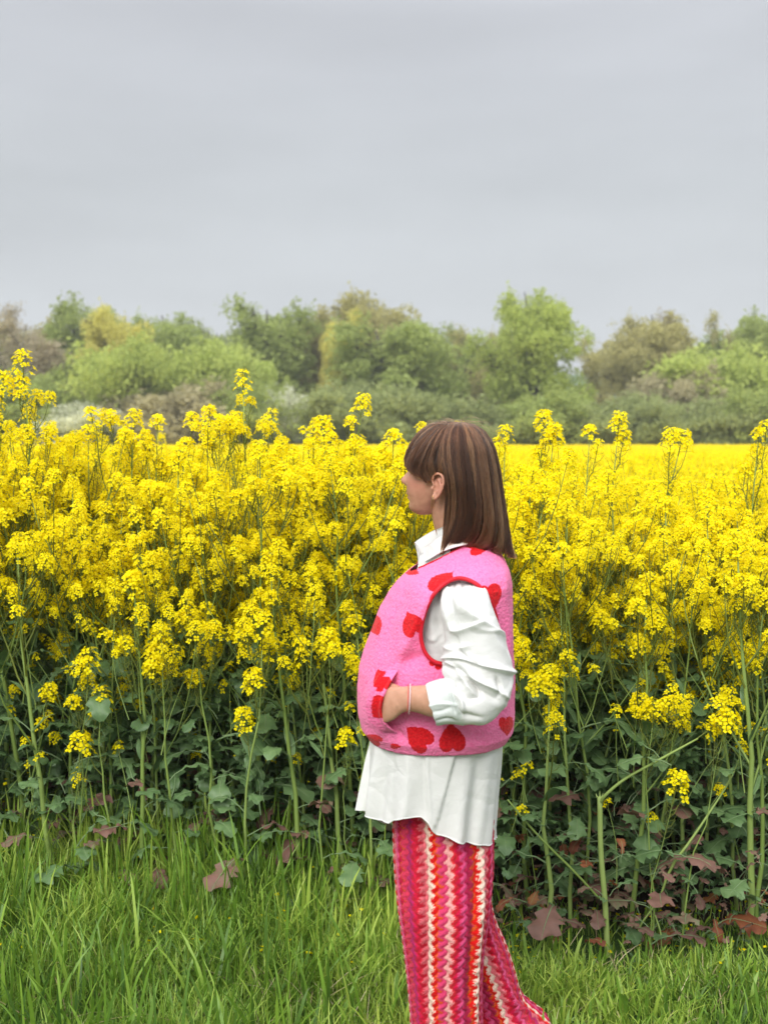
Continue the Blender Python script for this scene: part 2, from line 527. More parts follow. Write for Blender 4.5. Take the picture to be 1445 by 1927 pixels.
bushes = [
    (-90, 700, 200, 71, DK, 'dark bush at the far left edge of the field', 'shrub'),
    (40, 712, 190, 69, G1, 'low green bush behind the tallest rapeseed flower', 'shrub'),
    (150, 770, 170, 67, BL, 'greyish white flowering bush low on the left', 'shrub'),
    (545, 748, 110, 68, BL, 'pale white blossoming bush low in the middle', 'shrub'),
    (470, 730, 170, 68, G1, 'green bush just left of the pale blossoming bush', 'shrub'),
    (340, 735, 220, 68, PK, 'brownish pink hedge bush left of the middle', 'shrub'),
    (650, 735, 190, 68, DK, 'dark green bush right of the pale blossoming bush', 'shrub'),
    (790, 745, 220, 67, DK, 'dark green hedge bush just above the hair of the woman', 'shrub'),
    (920, 775, 150, 66, DK, 'low dark hedge bush under the airy tree', 'shrub'),
    (1030, 750, 190, 66, G1, 'green hedge bush at the foot of the tallest green tree', 'shrub'),
    (1130, 770, 170, 66, DK, 'low dark hedge bush in the gap right of the tall tree', 'shrub'),
    (1215, 752, 150, 66, DK, 'dark hedge bush under the brownish olive tree', 'shrub'),
    (1330, 762, 190, 66, DK, 'dark low hedge bush under the wide light green bush', 'shrub'),
    (1430, 745, 180, 66, G1, 'green hedge bush at the right edge of the field', 'shrub'),
]
for i_, (u, vt, wp, Y, tint, lab, cat) in enumerate(bushes):
    tree('bush', i_, u, vt, wp, Y, tint, lab, cat, 'shrub', rz=i_ * 1.3)
# the woods behind and beyond the picture's edges: no gaps down to the ground
UND = []
r = np.random.default_rng(5)
for Y, h, n in ((88, 4.5, 9000), (96, 5.0, 9000)):
    x = r.uniform(-60, 60, n); z = r.uniform(0, 1, n) ** 0.8 * (h + 1.2 * np.sin(x * 0.35 + Y) + 0.8 * np.sin(x * 0.9))
    z[(np.abs(x - (1130 - 722) / F_PX * Y) < 2.4)] *= 0.55
    C = np.stack([x, Y + r.uniform(-1.5, 1.5, n), z], 1)
    UND.append(leaf_cards(C, np.full(n, 0.3), r, 0.2, np.clip(0.5 + 0.4 * vnoise(C, 0.5, 9), 0, 1)))
o = link('undergrowth', make_mesh('undergrowth', merge(UND), M_TLEAF, smooth=False))
o.color = (0.36, 0.40, 0.18, 1)
tag(o, 'dark undergrowth filling the foot of the tree line', 'undergrowth', kind='stuff')
for u, vt, wp, lab in ((-260, 600, 260, 'green tree next beyond the left picture edge'), (-480, 590, 260, 'green tree far beyond the left picture edge'),
                       (1640, 590, 260, 'green tree next beyond the right picture edge'), (1860, 610, 260, 'green tree far beyond the right picture edge')):
    tree('full', 0, u, vt, wp, 80, G1, lab, rz=u)
# ================================================================== RAPESEED
M_STALK = leafy('rape_stalk', (0.12, 0.19, 0.035), (0.21, 0.30, 0.07), (0.32, 0.42, 0.13), 0.55, 0.3, 0.0, 12)
M_STALK2 = leafy('rape_stalk_thin', (0.06, 0.075, 0.010), (0.12, 0.15, 0.022), (0.22, 0.26, 0.045), 0.55, 0.3, 0.0, 12)
M_LEAF = leafy('rape_leaf', (0.06, 0.12, 0.045), (0.12, 0.21, 0.08), (0.19, 0.30, 0.12), 0.45, 0.4, 0.22, 14, 0.35)
M_LEAFR = leafy('rape_leaf_purple', (0.13, 0.075, 0.055), (0.22, 0.115, 0.09), (0.13, 0.17, 0.08), 0.55, 0.3, 0.2, 26, 0.5)
M_LEAFB = leafy('rape_leaf_rust', (0.10, 0.03, 0.018), (0.22, 0.07, 0.03), (0.28, 0.15, 0.04), 0.6, 0.3, 0.2, 30, 0.3)
M_RIB = leafy('leaf_rib', (0.10, 0.17, 0.07), (0.16, 0.24, 0.11), (0.24, 0.32, 0.17), 0.5, 0.3, 0.0, 12)
b = NB('rape_petal')
t = b.attr('tone')
oi = b.n('ShaderNodeObjectInfo')
t2 = b.m('ADD', t, b.m('MULTIPLY_ADD', oi.outputs['Random'], 0.2, -0.1), clamp=True)
c = b.ramp(t2, [(0.0, (0.97, 0.75, 0.002)), (0.3, (0.99, 0.84, 0.003)), (1.0, (0.99, 0.88, 0.008))])
M_PETAL = b.finish(c, 0.5, None, 0.15, 0.45, c)
M_BUD = leafy('rape_bud', (0.20, 0.26, 0.04), (0.42, 0.42, 0.04), (0.7, 0.6, 0.04), 0.5, 0.3, 0.0, 12)
PMATS = [M_PETAL, M_STALK2, M_BUD, M_STALK, M_LEAF, M_RIB]

def rotm(axis, up=None):
    """Rotation whose Z column is axis."""
    z = np.asarray(axis, float); z = z / np.linalg.norm(z)
    x = np.cross((0, 0, 1.0) if abs(z[2]) < 0.95 else (1.0, 0, 0), z); x /= np.linalg.norm(x)
    return np.stack([x, np.cross(z, x), z], 1)
def mat4(R, p, s=1.0):
    M = np.eye(4); M[:3, :3] = R * s; M[:3, 3] = p
    return M
def rotz(a):
    c_, s_ = math.cos(a), math.sin(a)
    return np.array([[c_, -s_, 0], [s_, c_, 0], [0, 0, 1.0]])

def flower(r, L=0.0105, detail=True):
    """Four rounded petals in a cross, cupped; facing +Z."""
    V, F, T = [], [], []
    cup = r.uniform(0.0, 0.5)
    a0 = r.uniform(0, PI)
    for k_ in range(4):
        a = a0 + k_ * PI / 2 + r.uniform(-.12, .12)
        u = np.array((math.cos(a), math.sin(a), 0)); s = np.array((-math.sin(a), math.cos(a), 0)); z = np.array((0, 0, 1.0))
        wd = L * r.uniform(0.42, 0.52)
        l1, l2 = L * 0.5, L * r.uniform(0.92, 1.08)
        h1, h2 = L * (0.25 + cup * 0.5), L * (0.25 + cup * 0.9 - r.uniform(0, 0.35))
        n = len(V)
        V += [u * L * 0.08, u * l1 + s * wd * 0.85 + z * h1, u * l1 - s * wd * 0.85 + z * h1,
              u * l2 + s * wd * 0.55 + z * h2, u * l2 - s * wd * 0.55 + z * h2]
        F += [(n, n + 2, n + 1, -1), (n + 1, n + 2, n + 4, n + 3)]
        tt = r.uniform(0.3, 0.9)
        T += [0.05, tt, tt, tt + .1, tt + .1]
    return Geo(V, F, 0, np.clip(T, 0, 1))

def raceme(seed, n=22, spread=0.030, length=0.055, buds=10):
    r = np.random.default_rng(seed)
    G = [tube([(0, 0, -0.01), (0, 0, length * 0.5), (0, 0, length)], (0.0017, 0.0014, 0.001), 4, 1, 0.5)]
    for k_ in range(n):
        f = (k_ / n) ** 0.8
        az = k_ * 2.39996 + r.uniform(-.3, .3)
        z0 = length * (0.05 + 0.85 * f)
        up_ = 0.25 + 0.9 * f
        d = np.array((math.cos(az), math.sin(az), up_)); d /= np.linalg.norm(d)
        L = spread * r.uniform(0.75, 1.1) * (1 - 0.35 * f)
        p0 = np.array((0, 0, z0)); p1 = p0 + d * L
        if k_ % 2 == 0: G.append(tube([p0, p1], 0.0007, 3, 1, 0.5, False))
        nd = d + np.array((0, 0, 0.25)) + r.normal(0, 0.2, 3)
        G.append(flower(r, 0.0107 * r.uniform(0.8, 1.15)).moved(mat4(rotm(nd) @ rotz(r.uniform(0, 6)), p1)))
    for k_ in range(buds):
        az = k_ * 2.4; rr = 0.008 * math.sqrt(k_ / buds) + 0.001
        c_ = np.array((math.cos(az) * rr, math.sin(az) * rr, length + 0.008 - rr * 0.6))
        s = 0.0026
        V = [c_ + (s * .6, 0, 0), c_ + (0, s * .6, 0), c_ - (s * .6, 0, 0), c_ - (0, s * .6, 0), c_ + (0, 0, s * 1.3), c_ - (0, 0, s * 1.3)]
        F = [(0, 1, 4, -1), (1, 2, 4, -1), (2, 3, 4, -1), (3, 0, 4, -1), (1, 0, 5, -1), (2, 1, 5, -1), (3, 2, 5, -1), (0, 3, 5, -1)]
        G.append(Geo(V, F, 2, r.uniform(0.2, 0.9)))
    return merge(G)
RAC = [raceme(1, 23, 0.032, 0.052), raceme(2, 27, 0.035, 0.057), raceme(3, 16, 0.028, 0.040, 8), raceme(4, 20, 0.033, 0.080, 6), raceme(5, 30, 0.037, 0.065, 12), raceme(6, 8, 0.024, 0.035, 10)]

def leaf(seed, L, wd, petiole, lobes=4, droop=0.9, m=0, rib=1, nu=13):
    """A lobed, wavy blade along +X that bends down, on a petiole that starts at the origin."""
    r = np.random.default_rng(seed)
    G = []
    u = np.linspace(0, 1, nu)
    no = 7 if lobes else 5
    off = np.linspace(-1, 1, no)
    if lobes:
        prof = 0.30 + 0.70 * np.sin(PI * np.clip((u - 0.30) / 0.74, 0, 1)) ** 0.55
        prof = np.where(u < 0.34, 0.16 + 0.30 * np.abs(np.sin(u * 19 + seed)), prof)
        prof[-1] = 0.22; prof[-2] = 0.62
    else:
        prof = np.sin(PI * (u * 0.85 + 0.13)) ** 0.8; prof[-1] = 0.03
    ang = -droop * u * 1.3 + 0.5 + 0.15 * np.sin(u * 7 + seed)
    dx = np.cos(ang); dz = np.sin(ang)
    st = L / (nu - 1)
    cx = petiole * 0.9 + np.concatenate(([0], np.cumsum(dx[:-1]) * st)); cz = petiole * 0.55 + np.concatenate(([0], np.cumsum(dz[:-1]) * st))
    sway = 0.10 * L * np.sin(u * 2.2 + seed)
    ph = r.uniform(0, 6, 2)
    V, T = [], []
    for i_ in range(nu):
        for o_ in off:
            side = 0 if o_ < 0 else 1
            e_ = abs(o_)
            tooth = 1 + (0.16 * math.sin(u[i_] * lobes * 2 * PI + ph[side]) + 0.10 * (1 if i_ % 2 else -1)) * e_ ** 2 if lobes else 1 + 0.05 * r.uniform(-1, 1)
            y = o_ * wd / 2 * prof[i_] * tooth
            ruf = 0.11 * wd * e_ ** 2 * math.sin(u[i_] * 17 + ph[side] + 2 * side) if lobes else 0.04 * wd * e_ * math.sin(u[i_] * 9 + ph[side])
            z = cz[i_] + abs(y) * 0.30 - 0.9 * y * y / wd + ruf
            V.append((cx[i_] + 0.22 * abs(y) * (1 - u[i_]), y + sway[i_], z))
            T.append(0.5 + 0.12 * r.uniform(-1, 1) + (0.10 if e_ < 0.1 else 0) - 0.06 * (i_ % 2))
    i_, j_ = np.meshgrid(np.arange(nu - 1), np.arange(no - 1), indexing='ij')
    k_ = (i_ * no + j_).ravel()
    F = np.stack([k_, k_ + no, k_ + no + 1, k_ + 1], 1)
    G.append(Geo(V, F, m, np.clip(T, 0, 1)))
    rp = [(0, 0, 0)] + ([(petiole * 0.5, 0, petiole * 0.38)] if petiole > 0.02 else []) + [(cx[q], sway[q], cz[q] + 0.0012) for q in range(0, nu, 2)]
    G.append(tube(rp, np.linspace(0.0022 * L / 0.14 + 0.0005, 0.0005, len(rp)), 4, rib, 0.6, False))
    return merge(G)
LEAVES = [leaf(1, 0.15, 0.085, 0.07), leaf(2, 0.18, 0.10, 0.08, 5), leaf(3, 0.12, 0.075, 0.05, 3, 1.2), leaf(4, 0.20, 0.09, 0.09, 6, 1.3), leaf(9, 0.11, 0.085, 0.06, 3, 0.6)]
UPLEAVES = [leaf(5, 0.10, 0.028, 0.0, 0, 0.7, nu=7), leaf(6, 0.13, 0.038, 0.0, 0, 1.0, nu=7), leaf(7, 0.08, 0.024, 0.0, 0, 0.4, nu=6)]

def plant(seed, H=1.4, nbr=8, lean=(0, 0), b0=0.42, spread=1.0, flowers=1.0, leaves=8, r0=0.0085, pods=1.0, low=0.3, hs=1.0):
    r = np.random.default_rng(seed)
    S, heads, lvs = [], [], []
    n = 9
    zz = np.linspace(0, 1, n)
    wob = np.cumsum(r.normal(0, 0.009, (n, 2)), 0)
    wob -= wob[:1]
    P = np.stack([lean[0] * zz ** 1.3 + wob[:, 0], lean[1] * zz ** 1.3 + wob[:, 1], (H - 0.06) * zz], 1)
    rad = r0 * (1 - 0.78 * zz ** 1.1)
    S.append(tube(P, rad, 7, 3, 0.5 + r.uniform(-.15, .15)))
    def podline(Q, f0, f1, num):
        for k_ in range(num):
            f = f0 + (f1 - f0) * (k_ + r.uniform(0, .6)) / num
            q = f * (len(Q) - 1); i_ = min(int(q), len(Q) - 2)
            p = Q[i_] + (Q[i_ + 1] - Q[i_]) * (q - i_)
            ax = Q[i_ + 1] - Q[i_]; ax /= np.linalg.norm(ax)
            az = k_ * 2.39996 + r.uniform(-.5, .5)
            o_ = np.array((math.cos(az), math.sin(az), 0))
            L = r.uniform(0.028, 0.055)
            p1 = p + (o_ * 0.8 + ax * 0.45) * L * 0.45
            p2 = p1 + (o_ * 0.35 + ax * 0.9) * L * 0.6
            S.append(tube([p, p1, p2], (0.0008, 0.0010, 0.0006), 3, 1, r.uniform(0.1, 0.9), False))
    def at_stem(f):
        q = f * (n - 1); i_ = min(int(q), n - 2)
        return P[i_] + (P[i_ + 1] - P[i_]) * (q - i_)
    podline(P, 0.76, 0.97, int(20 * pods))
    ax = P[-1] - P[-2]
    heads.append((r.integers(0, 5), mat4(rotm(ax) @ rotz(r.uniform(0, 6)), P[-1], hs * r.uniform(0.95, 1.2))))
    az0 = r.uniform(0, 6.28)
    for k_ in range(nbr):
        f = b0 + (0.9 - b0) * (k_ / max(nbr - 1, 1)) ** 0.85 + r.uniform(-.02, .02)
        p = at_stem(f)
        az = az0 + k_ * 2.39996 + r.uniform(-.35, .35)
        o_ = np.array((math.cos(az), math.sin(az), 0))
        tipz = H * r.uniform(0.80, 1.0) if r.uniform() > low else H * r.uniform(0.54, 0.82)
        L = max(tipz - p[2], 0.10) * r.uniform(0.9, 1.0)
        tt_ = r.uniform()
        sp = L * r.uniform(0.35, 0.62) * spread
        Q = catmull([p, p + o_ * sp * 0.55 + (0, 0, L * 0.36), p + o_ * sp * 0.85 + (0, 0, L * 0.7), p + o_ * sp + (0, 0, L)], 7)
        Q[1:-1] += r.normal(0, 0.003, (5, 3))
        S.append(tube(Q, np.linspace(r0 * 0.34, 0.0013, 7), 5, 1 if f > 0.55 else 3, 0.55 + r.uniform(-.2, .2)))
        podline(Q, 0.45, 0.97, int(15 * pods * min(1, L / 0.3)))
        heads.append((r.integers(0, 5), mat4(rotm(Q[-1] - Q[-2] + (0, 0, 0.01)) @ rotz(r.uniform(0, 6)), Q[-1], hs * r.uniform(0.75, 1.1))))
        # secondary twigs
        for w_ in range((1 if r.uniform() < 0.9 * flowers else 0) + (2 if flowers > 1 else 0)):
            q = Q[(3, 2, 4)[w_]]; a2 = az + r.choice((-1, 1)) * r.uniform(0.8, 1.6)
            o2 = np.array((math.cos(a2), math.sin(a2), 0)); l2 = L * r.uniform(0.35, 0.55)
            Q2 = catmull([q, q + o2 * l2 * 0.35 + (0, 0, l2 * 0.5), q + o2 * l2 * 0.5 + (0, 0, l2)], 5)
            S.append(tube(Q2, np.linspace(0.0020, 0.0010, 5), 4, 1, 0.5))
            heads.append((r.integers(0, 6), mat4(rotm(Q2[-1] - Q2[-2]) @ rotz(r.uniform(0, 6)), Q2[-1], r.uniform(0.6, 0.95))))
        R = rotz(az + r.uniform(-.3, .3))
        if f < 0.66: lvs.append((5 + r.integers(0, 3), mat4(R @ np.array(Matrix.Rotation(-r.uniform(0.3, 1.0), 3, 'Y')), p, r.uniform(0.8, 1.4))))
    for k_ in range(leaves):
        f = 0.06 + (0.56 - 0.06) * (k_ + r.uniform(0, .8)) / max(leaves, 1)
        p = at_stem(f)
        az = az0 + 1.1 + k_ * 2.39996
        R = rotz(az) @ np.array(Matrix.Rotation(-r.uniform(-0.35, 0.35), 3, 'Y'))
        lvs.append((r.integers(0, 5), mat4(R, p, r.uniform(0.6, 1.05) * (1 - 0.25 * f))))
    return merge(S), heads, lvs
ALL_LEAVES = LEAVES + UPLEAVES

# shared part meshes
HEAD_ME = [make_mesh('flower_head', g, PMATS, smooth=False) for g in RAC]
LEAF_ME = [make_mesh('leaf', g, [M_LEAF, M_RIB]) for g in ALL_LEAVES]
LEAFR_ME = [make_mesh('leaf', g, [M_LEAFR, M_RIB]) for g in LEAVES]
LEAFB_ME = [make_mesh('leaf', g, [M_LEAFB, M_RIB]) for g in LEAVES]

def stem_only(g):
    return Geo(g.v, g.f, np.where(g.m == 3, 0, 1), g.t)
def build_plant(spec, loc, rz=0.0, label=None, group=None, name='rapeseed_plant', red=0.08, r=None, scale=1.0):
    S, heads, lvs = spec
    r = r or random.Random(1)
    e = empty(name, loc, rz)
    e.scale = (scale,) * 3
    tag(e, label, 'plant', group)
    if not hasattr(build_plant, 'cache'): build_plant.cache = {}
    key = id(S)
    if key not in build_plant.cache: build_plant.cache[key] = (S, make_mesh('stem', stem_only(S), [M_STALK, M_STALK2]))   # keeps S alive
    link('stem', build_plant.cache[key][1], e)
    for v_, M in heads:
        o = link('flower_head', HEAD_ME[v_], e); o.matrix_local = Matrix(M.tolist())
    for v_, M in lvs:
        z = M[2, 3]
        me = LEAF_ME[v_]
        if v_ < 5 and z < 0.5 and r.random() < red * (1.5 - 2 * z): me = LEAFR_ME[v_]
        o = link('leaf', me, e); o.matrix_local = Matrix(M.tolist())
    return e
def copy_plant(src, loc, rz, scale, label, group):
    c_ = src.copy(); COL.objects.link(c_)
    c_.location = loc; c_.rotation_euler = (0, 0, rz); c_.scale = (scale,) * 3
    c_['label'] = label
    if group: c_['group'] = group
    for ch in KIDS[src.name]:
        d = ch.copy(); COL.objects.link(d); d.parent = c_
    return c_
KIDS = {}

def canopy_height(x):
    """The crop stands higher on the left than on the right."""
    return 1.56 - 0.16 * min(max((x + 0.2) / 0.9, 0), 1) + 0.02 * math.sin(x * 3)

GROUP = 'rapeseed plants crowded in the front rows of the field'
LAB = 'yellow flowering rapeseed plant among the crowded stalks of the front rows'
rr = random.Random(42)
protos = []
for k_ in range(12):
    tall = k_ % 3
    protos.append((plant(100 + k_, 1.45, 11 + k_ % 3, (rr.uniform(-.2, .2), rr.uniform(-.12, .06)), 0.36 + 0.05 * (k_ % 3), rr.uniform(0.9, 1.5), 1.2, 13, 0.0070 + 0.0012 * (k_ % 3), low=0.48), 1.45))
first = {}
spots = []
y = 3.38
row = 0
while y < 4.75:
    half = 0.37 * y + 0.35
    x = -half + rr.uniform(0, .12)
    while x < half:
        if y > 3.70 - 0.32 * min(max((x - 0.0) / 0.4, 0), 1): spots.append((x + rr.uniform(-.035, .035), y + rr.uniform(-.05, .05)))
        x += 0.165 + 0.02 * rr.random()
    y += 0.165
    row += 1
for (x, y) in spots:
    k_ = rr.randrange(12)
    s = canopy_height(x) * rr.uniform(0.86, 1.04) / 1.45
    rz = rr.uniform(0, 2 * PI)
    if k_ not in first:
        e = build_plant(protos[k_][0], (x, y, 0), rz, LAB, GROUP, r=rr, scale=s)
        KIDS[e.name] = list(e.children)
        first[k_] = e
    else:
        copy_plant(first[k_], (x, y, 0), rz, s, LAB, GROUP)

# ---- single plants that stand out at the edge and above the crop
def hero(u_base, u_tip, v_tip, Y, seed, label, nbr=6, b0=0.5, r0=0.008, leaves=7, low=0.3, spread=0.8, pods=1.0, red=0.15, dy=0.0):
    base = at(u_base, 1000, Y)
    tip = at(u_tip, v_tip, Y + dy)
    H = tip[2]
    spec = plant(seed, H, nbr, (tip[0] - base[0], dy), b0, spread, 0.3 if nbr <= 3 else 1.0, leaves, r0, pods, low, 1.15)
    return build_plant(spec, (base[0], Y, 0), 0, label, 'single rapeseed plants that stand out of the crop', r=rr, red=red)
HEROES = [
    (60, 58, 690, 3.95, 'tallest rapeseed plant at the left, its flowers high against the brown trees', 7, 0.62),
    (18, 12, 745, 4.0, 'tall rapeseed plant at the left edge of the picture beside the tallest one', 6, 0.6),
    (470, 461, 715, 4.05, 'tall rapeseed plant whose top stands alone against the green tree left of centre', 5, 0.7),
    (440, 428, 775, 4.0, 'rapeseed plant with a dense flower top just left of the tall lone one', 6, 0.62),
    (610, 668, 757, 4.05, 'rapeseed plant leaning right with its top against the dark trees', 3, 0.75),
    (600, 604, 808, 3.95, 'bushy rapeseed plant top beside the right-leaning one', 7, 0.6),
    (250, 240, 785, 4.1, 'rapeseed plant with a round top, first of the pair left of centre', 5, 0.65),
    (300, 296, 782, 4.1, 'rapeseed plant with a round top, second of the pair left of centre', 5, 0.65),
    (185, 180, 800, 4.15, 'rapeseed plant with a broad top right of the tallest one', 6, 0.62),
    (550, 552, 822, 4.1, 'rapeseed plant with a small round top below the pale blossoming bush', 5, 0.65),
    (735, 730, 812, 3.95, 'rapeseed plant with a domed top just left of the hair of the woman', 5, 0.7),
    (940, 950, 822, 4.0, 'rapeseed plant with a small top just right of the hair of the woman', 3, 0.78),
    (965, 1000, 785, 3.95, 'rapeseed plant leaning right, tallest of those right of the woman', 2, 0.82),
    (1000, 1042, 812, 3.95, 'rapeseed plant with bare pod stalk standing right of the leaning one', 3, 0.8),
    (1080, 1112, 800, 4.1, 'rapeseed plant with a small top, left one of the pair right of the woman', 2, 0.82),
    (1125, 1165, 793, 4.0, 'rapeseed plant with a rounded top, right one of the pair right of the woman', 2, 0.82),
    (1190, 1283, 822, 4.0, 'rapeseed plant leaning far to the right with a tiny top at the horizon', 2, 0.85),
    (1385, 1428, 803, 4.0, 'rapeseed plant with a rounded top at the right edge of the picture', 3, 0.78),
]
for i_, (ub, ut, vt, Y, lab, nb_, b0_) in enumerate(HEROES):
    hero(ub, ut, vt, Y, 300 + i_, lab, nb_, b0_, 0.0075, 5, 0.15, 0.55, 1.6)
EDGE = [   # thick stalks one can follow down to the grass at the edge of the crop
    (80, 30, 1010, 3.54, 'thick-stalked rapeseed plant at the left edge above the grass', 8, 0.45, 0.011),
    (262, 245, 1090, 3.52, 'thick pale stalk of rapeseed left of centre with lobed leaves', 6, 0.5, 0.0105),
    (240, 212, 1325, 3.46, 'slim rapeseed stem in front with one low flower head left of centre', 1, 0.72, 0.0065),
    (450, 480, 1180, 3.44, 'slim jointed rapeseed stem in front of the dark leaves left of the woman', 4, 0.6, 0.0065),
    (560, 515, 1060, 3.50, 'rapeseed plant with a bent thick stalk left of the woman', 6, 0.5, 0.0105),
    (620, 612, 1200, 3.44, 'thin upright rapeseed stem beside the bent thick stalk', 3, 0.65, 0.005),
    (655, 590, 1110, 3.60, 'rapeseed plant leaning left just beside the shirt of the woman', 6, 0.5, 0.0105),
    (695, 660, 1160, 3.52, 'thin leaning rapeseed stem closest to the trousers of the woman', 4, 0.6, 0.006),
    (1053, 1030, 1278, 3.28, 'rapeseed plant with one big round flower head low at the right of the woman', 3, 0.6, 0.010),
    (1082, 1075, 1100, 3.42, 'pale straight rapeseed stalk right of the big low flower head', 6, 0.5, 0.008),
    (1195, 1212, 1090, 3.38, 'straight pale green rapeseed stalk in the middle of the right side', 7, 0.45, 0.0095),
    (1425, 1372, 1020, 3.32, 'thickest rapeseed stalk near the right edge with many side branches', 9, 0.4, 0.0125),
    (1290, 1337, 1350, 3.22, 'thin rapeseed stem with a long flower spike low at the right', 1, 0.8, 0.0035),
    (1440, 1430, 1120, 3.34, 'rapeseed plant with large flower heads cut by the right edge', 6, 0.5, 0.009),
    (135, 138, 1395, 3.44, 'short rapeseed plant with a single low flower head at the left', 0, 0.8, 0.0035),
    (1240, 1278, 1465, 3.22, 'short rapeseed plant with small flowers, lowest one at the right', 0, 0.8, 0.003),
    (330, 300, 1200, 3.50, 'rapeseed plant with a wide flower head low left of centre', 4, 0.75, 0.007),
    (400, 392, 1160, 3.52, 'rapeseed plant with two dense flower heads low left of centre', 5, 0.72, 0.007),
    (660, 645, 1378, 3.46, 'short rapeseed plant with a tiny low flower head beside the vest', 0, 0.8, 0.003),
    (1235, 1240, 1330, 3.26, 'rapeseed plant with small flowers between the straight stalk and the flower spike', 2, 0.75, 0.004),
    (150, 146, 1245, 3.50, 'short rapeseed plant with a small tuft of flowers at the left', 2, 0.8, 0.004),
]
for i_, (ub, ut, vt, Y, lab, nb_, b0_, r0_) in enumerate(EDGE):
    hero(ub, ut, vt, Y, 400 + i_, lab, nb_, b0_, r0_, 8 if r0_ > 0.006 else 4, 0.35, 0.75, 1.3, 0.35)

# ---- the broken stalk at the right
def px_tube(pts, rads, sides=7, m=0, t=0.5):
    return tube(catmull([at(p[0], p[1], p[2] - 0.14) for p in pts], 14), np.interp(np.linspace(0, 1, 14), np.linspace(0, 1, len(rads)), rads), sides, m, t)
def rel(g, o_): return Geo(g.v - np.asarray(o_), g.f, g.m, g.t)
base = at(1143, 1850, 3.24); base[2] = 0
e = tag(empty('broken_rapeseed_stalk', base), 'snapped pale rapeseed stalk with its upper part bent over to the right', 'plant', 'single rapeseed plants that stand out of the crop')
link('stem', make_mesh('stem', rel(merge([px_tube([(1143, 1800, 3.38), (1138, 1700, 3.38), (1130, 1600, 3.38), (1128, 1500, 3.38)], (0.0095, 0.009, 0.0085, 0.008), 8, 0, 0.85),
     Geo(np.concatenate([tube([at(1128 + q, 1500, 3.24), at(1128 + 1.5 * q, 1488 + abs(q), 3.24)], (0.003, 0.0005), 3).v for q in (-5, 0, 4)]), np.concatenate([tube([(0, 0, 0), (0, 0, 1)], 1, 3).f + (np.where(tube([(0, 0, 0), (0, 0, 1)], 1, 3).f >= 0, 7 * z_, 0)) for z_ in range(3)]), 0, 1.0)]), base), [M_STALK, M_STALK2]), e)
link('bent_branch', make_mesh('bent_branch', rel(px_tube([(1131, 1508, 3.37), (1140, 1495, 3.36), (1175, 1466, 3.36), (1230, 1435, 3.37), (1312, 1390, 3.40)], (0.005, 0.0052, 0.0045, 0.004, 0.003), 7, 0, 0.6), base), [M_STALK, M_STALK2]), e)
link('side_branch', make_mesh('side_branch', rel(px_tube([(1126, 1690, 3.37), (1080, 1640, 3.36), (1010, 1570, 3.38), (955, 1505, 3.42)], (0.004, 0.004, 0.004, 0.003), 6, 0, 0.5), base), [M_STALK, M_STALK2]), e)
for u, v_, Y, k_, s_ in ((1316, 1386, 3.40, 1, 1.0), (1345, 1372, 3.42, 3, 0.8)):
    o = link('flower_head', HEAD_ME[k_], e); o.location = at(u, v_, Y - 0.14) - base; o.rotation_euler = (0.1, 0.9, 0); o.scale = (s_,) * 3
for u, v_, rz_, k_ in ((1262, 1440, 3.2, 1), (1240, 1425, 2.0, 0), (1080, 1620, 2.5, 2), (1150, 1620, 0.3, 2), (1010, 1575, 1.0, 0)):
    o = link('leaf', LEAF_ME[k_], e); p = at(u, v_, 3.23) - base; o.location = p; o.rotation_euler = (0, 0.2, rz_); o.scale = (0.7,) * 3
base = at(1195, 1850, 3.28); base[2] = 0
e = tag(empty('leaning_rapeseed_branch', base), 'thin knotted rapeseed branch leaning up to the right from the grass', 'plant', 'single rapeseed plants that stand out of the crop')
link('stem', make_mesh('stem', rel(px_tube([(1185, 1790, 3.42), (1205, 1740, 3.41), (1240, 1690, 3.40), (1262, 1632, 3.39), (1300, 1580, 3.40), (1340, 1520, 3.44), (1375, 1465, 3.48), (1392, 1420, 3.52)], (0.002, 0.003, 0.0035, 0.005, 0.004, 0.0035, 0.0022, 0.001), 6, 0, 0.75), base), [M_STALK, M_STALK2]), e)
o = link('flower_head', HEAD_ME[5], e); o.location = at(1392, 1420, 3.38) - base; o.rotation_euler = (0, 0.3, 0)
link('twig', make_mesh('twig', rel(px_tube([(1232, 1722, 3.40), (1243, 1760, 3.38), (1242, 1805, 3.38)], (0.003, 0.0028, 0.001), 5, 0, 0.8), base), [M_STALK, M_STALK2]), e)

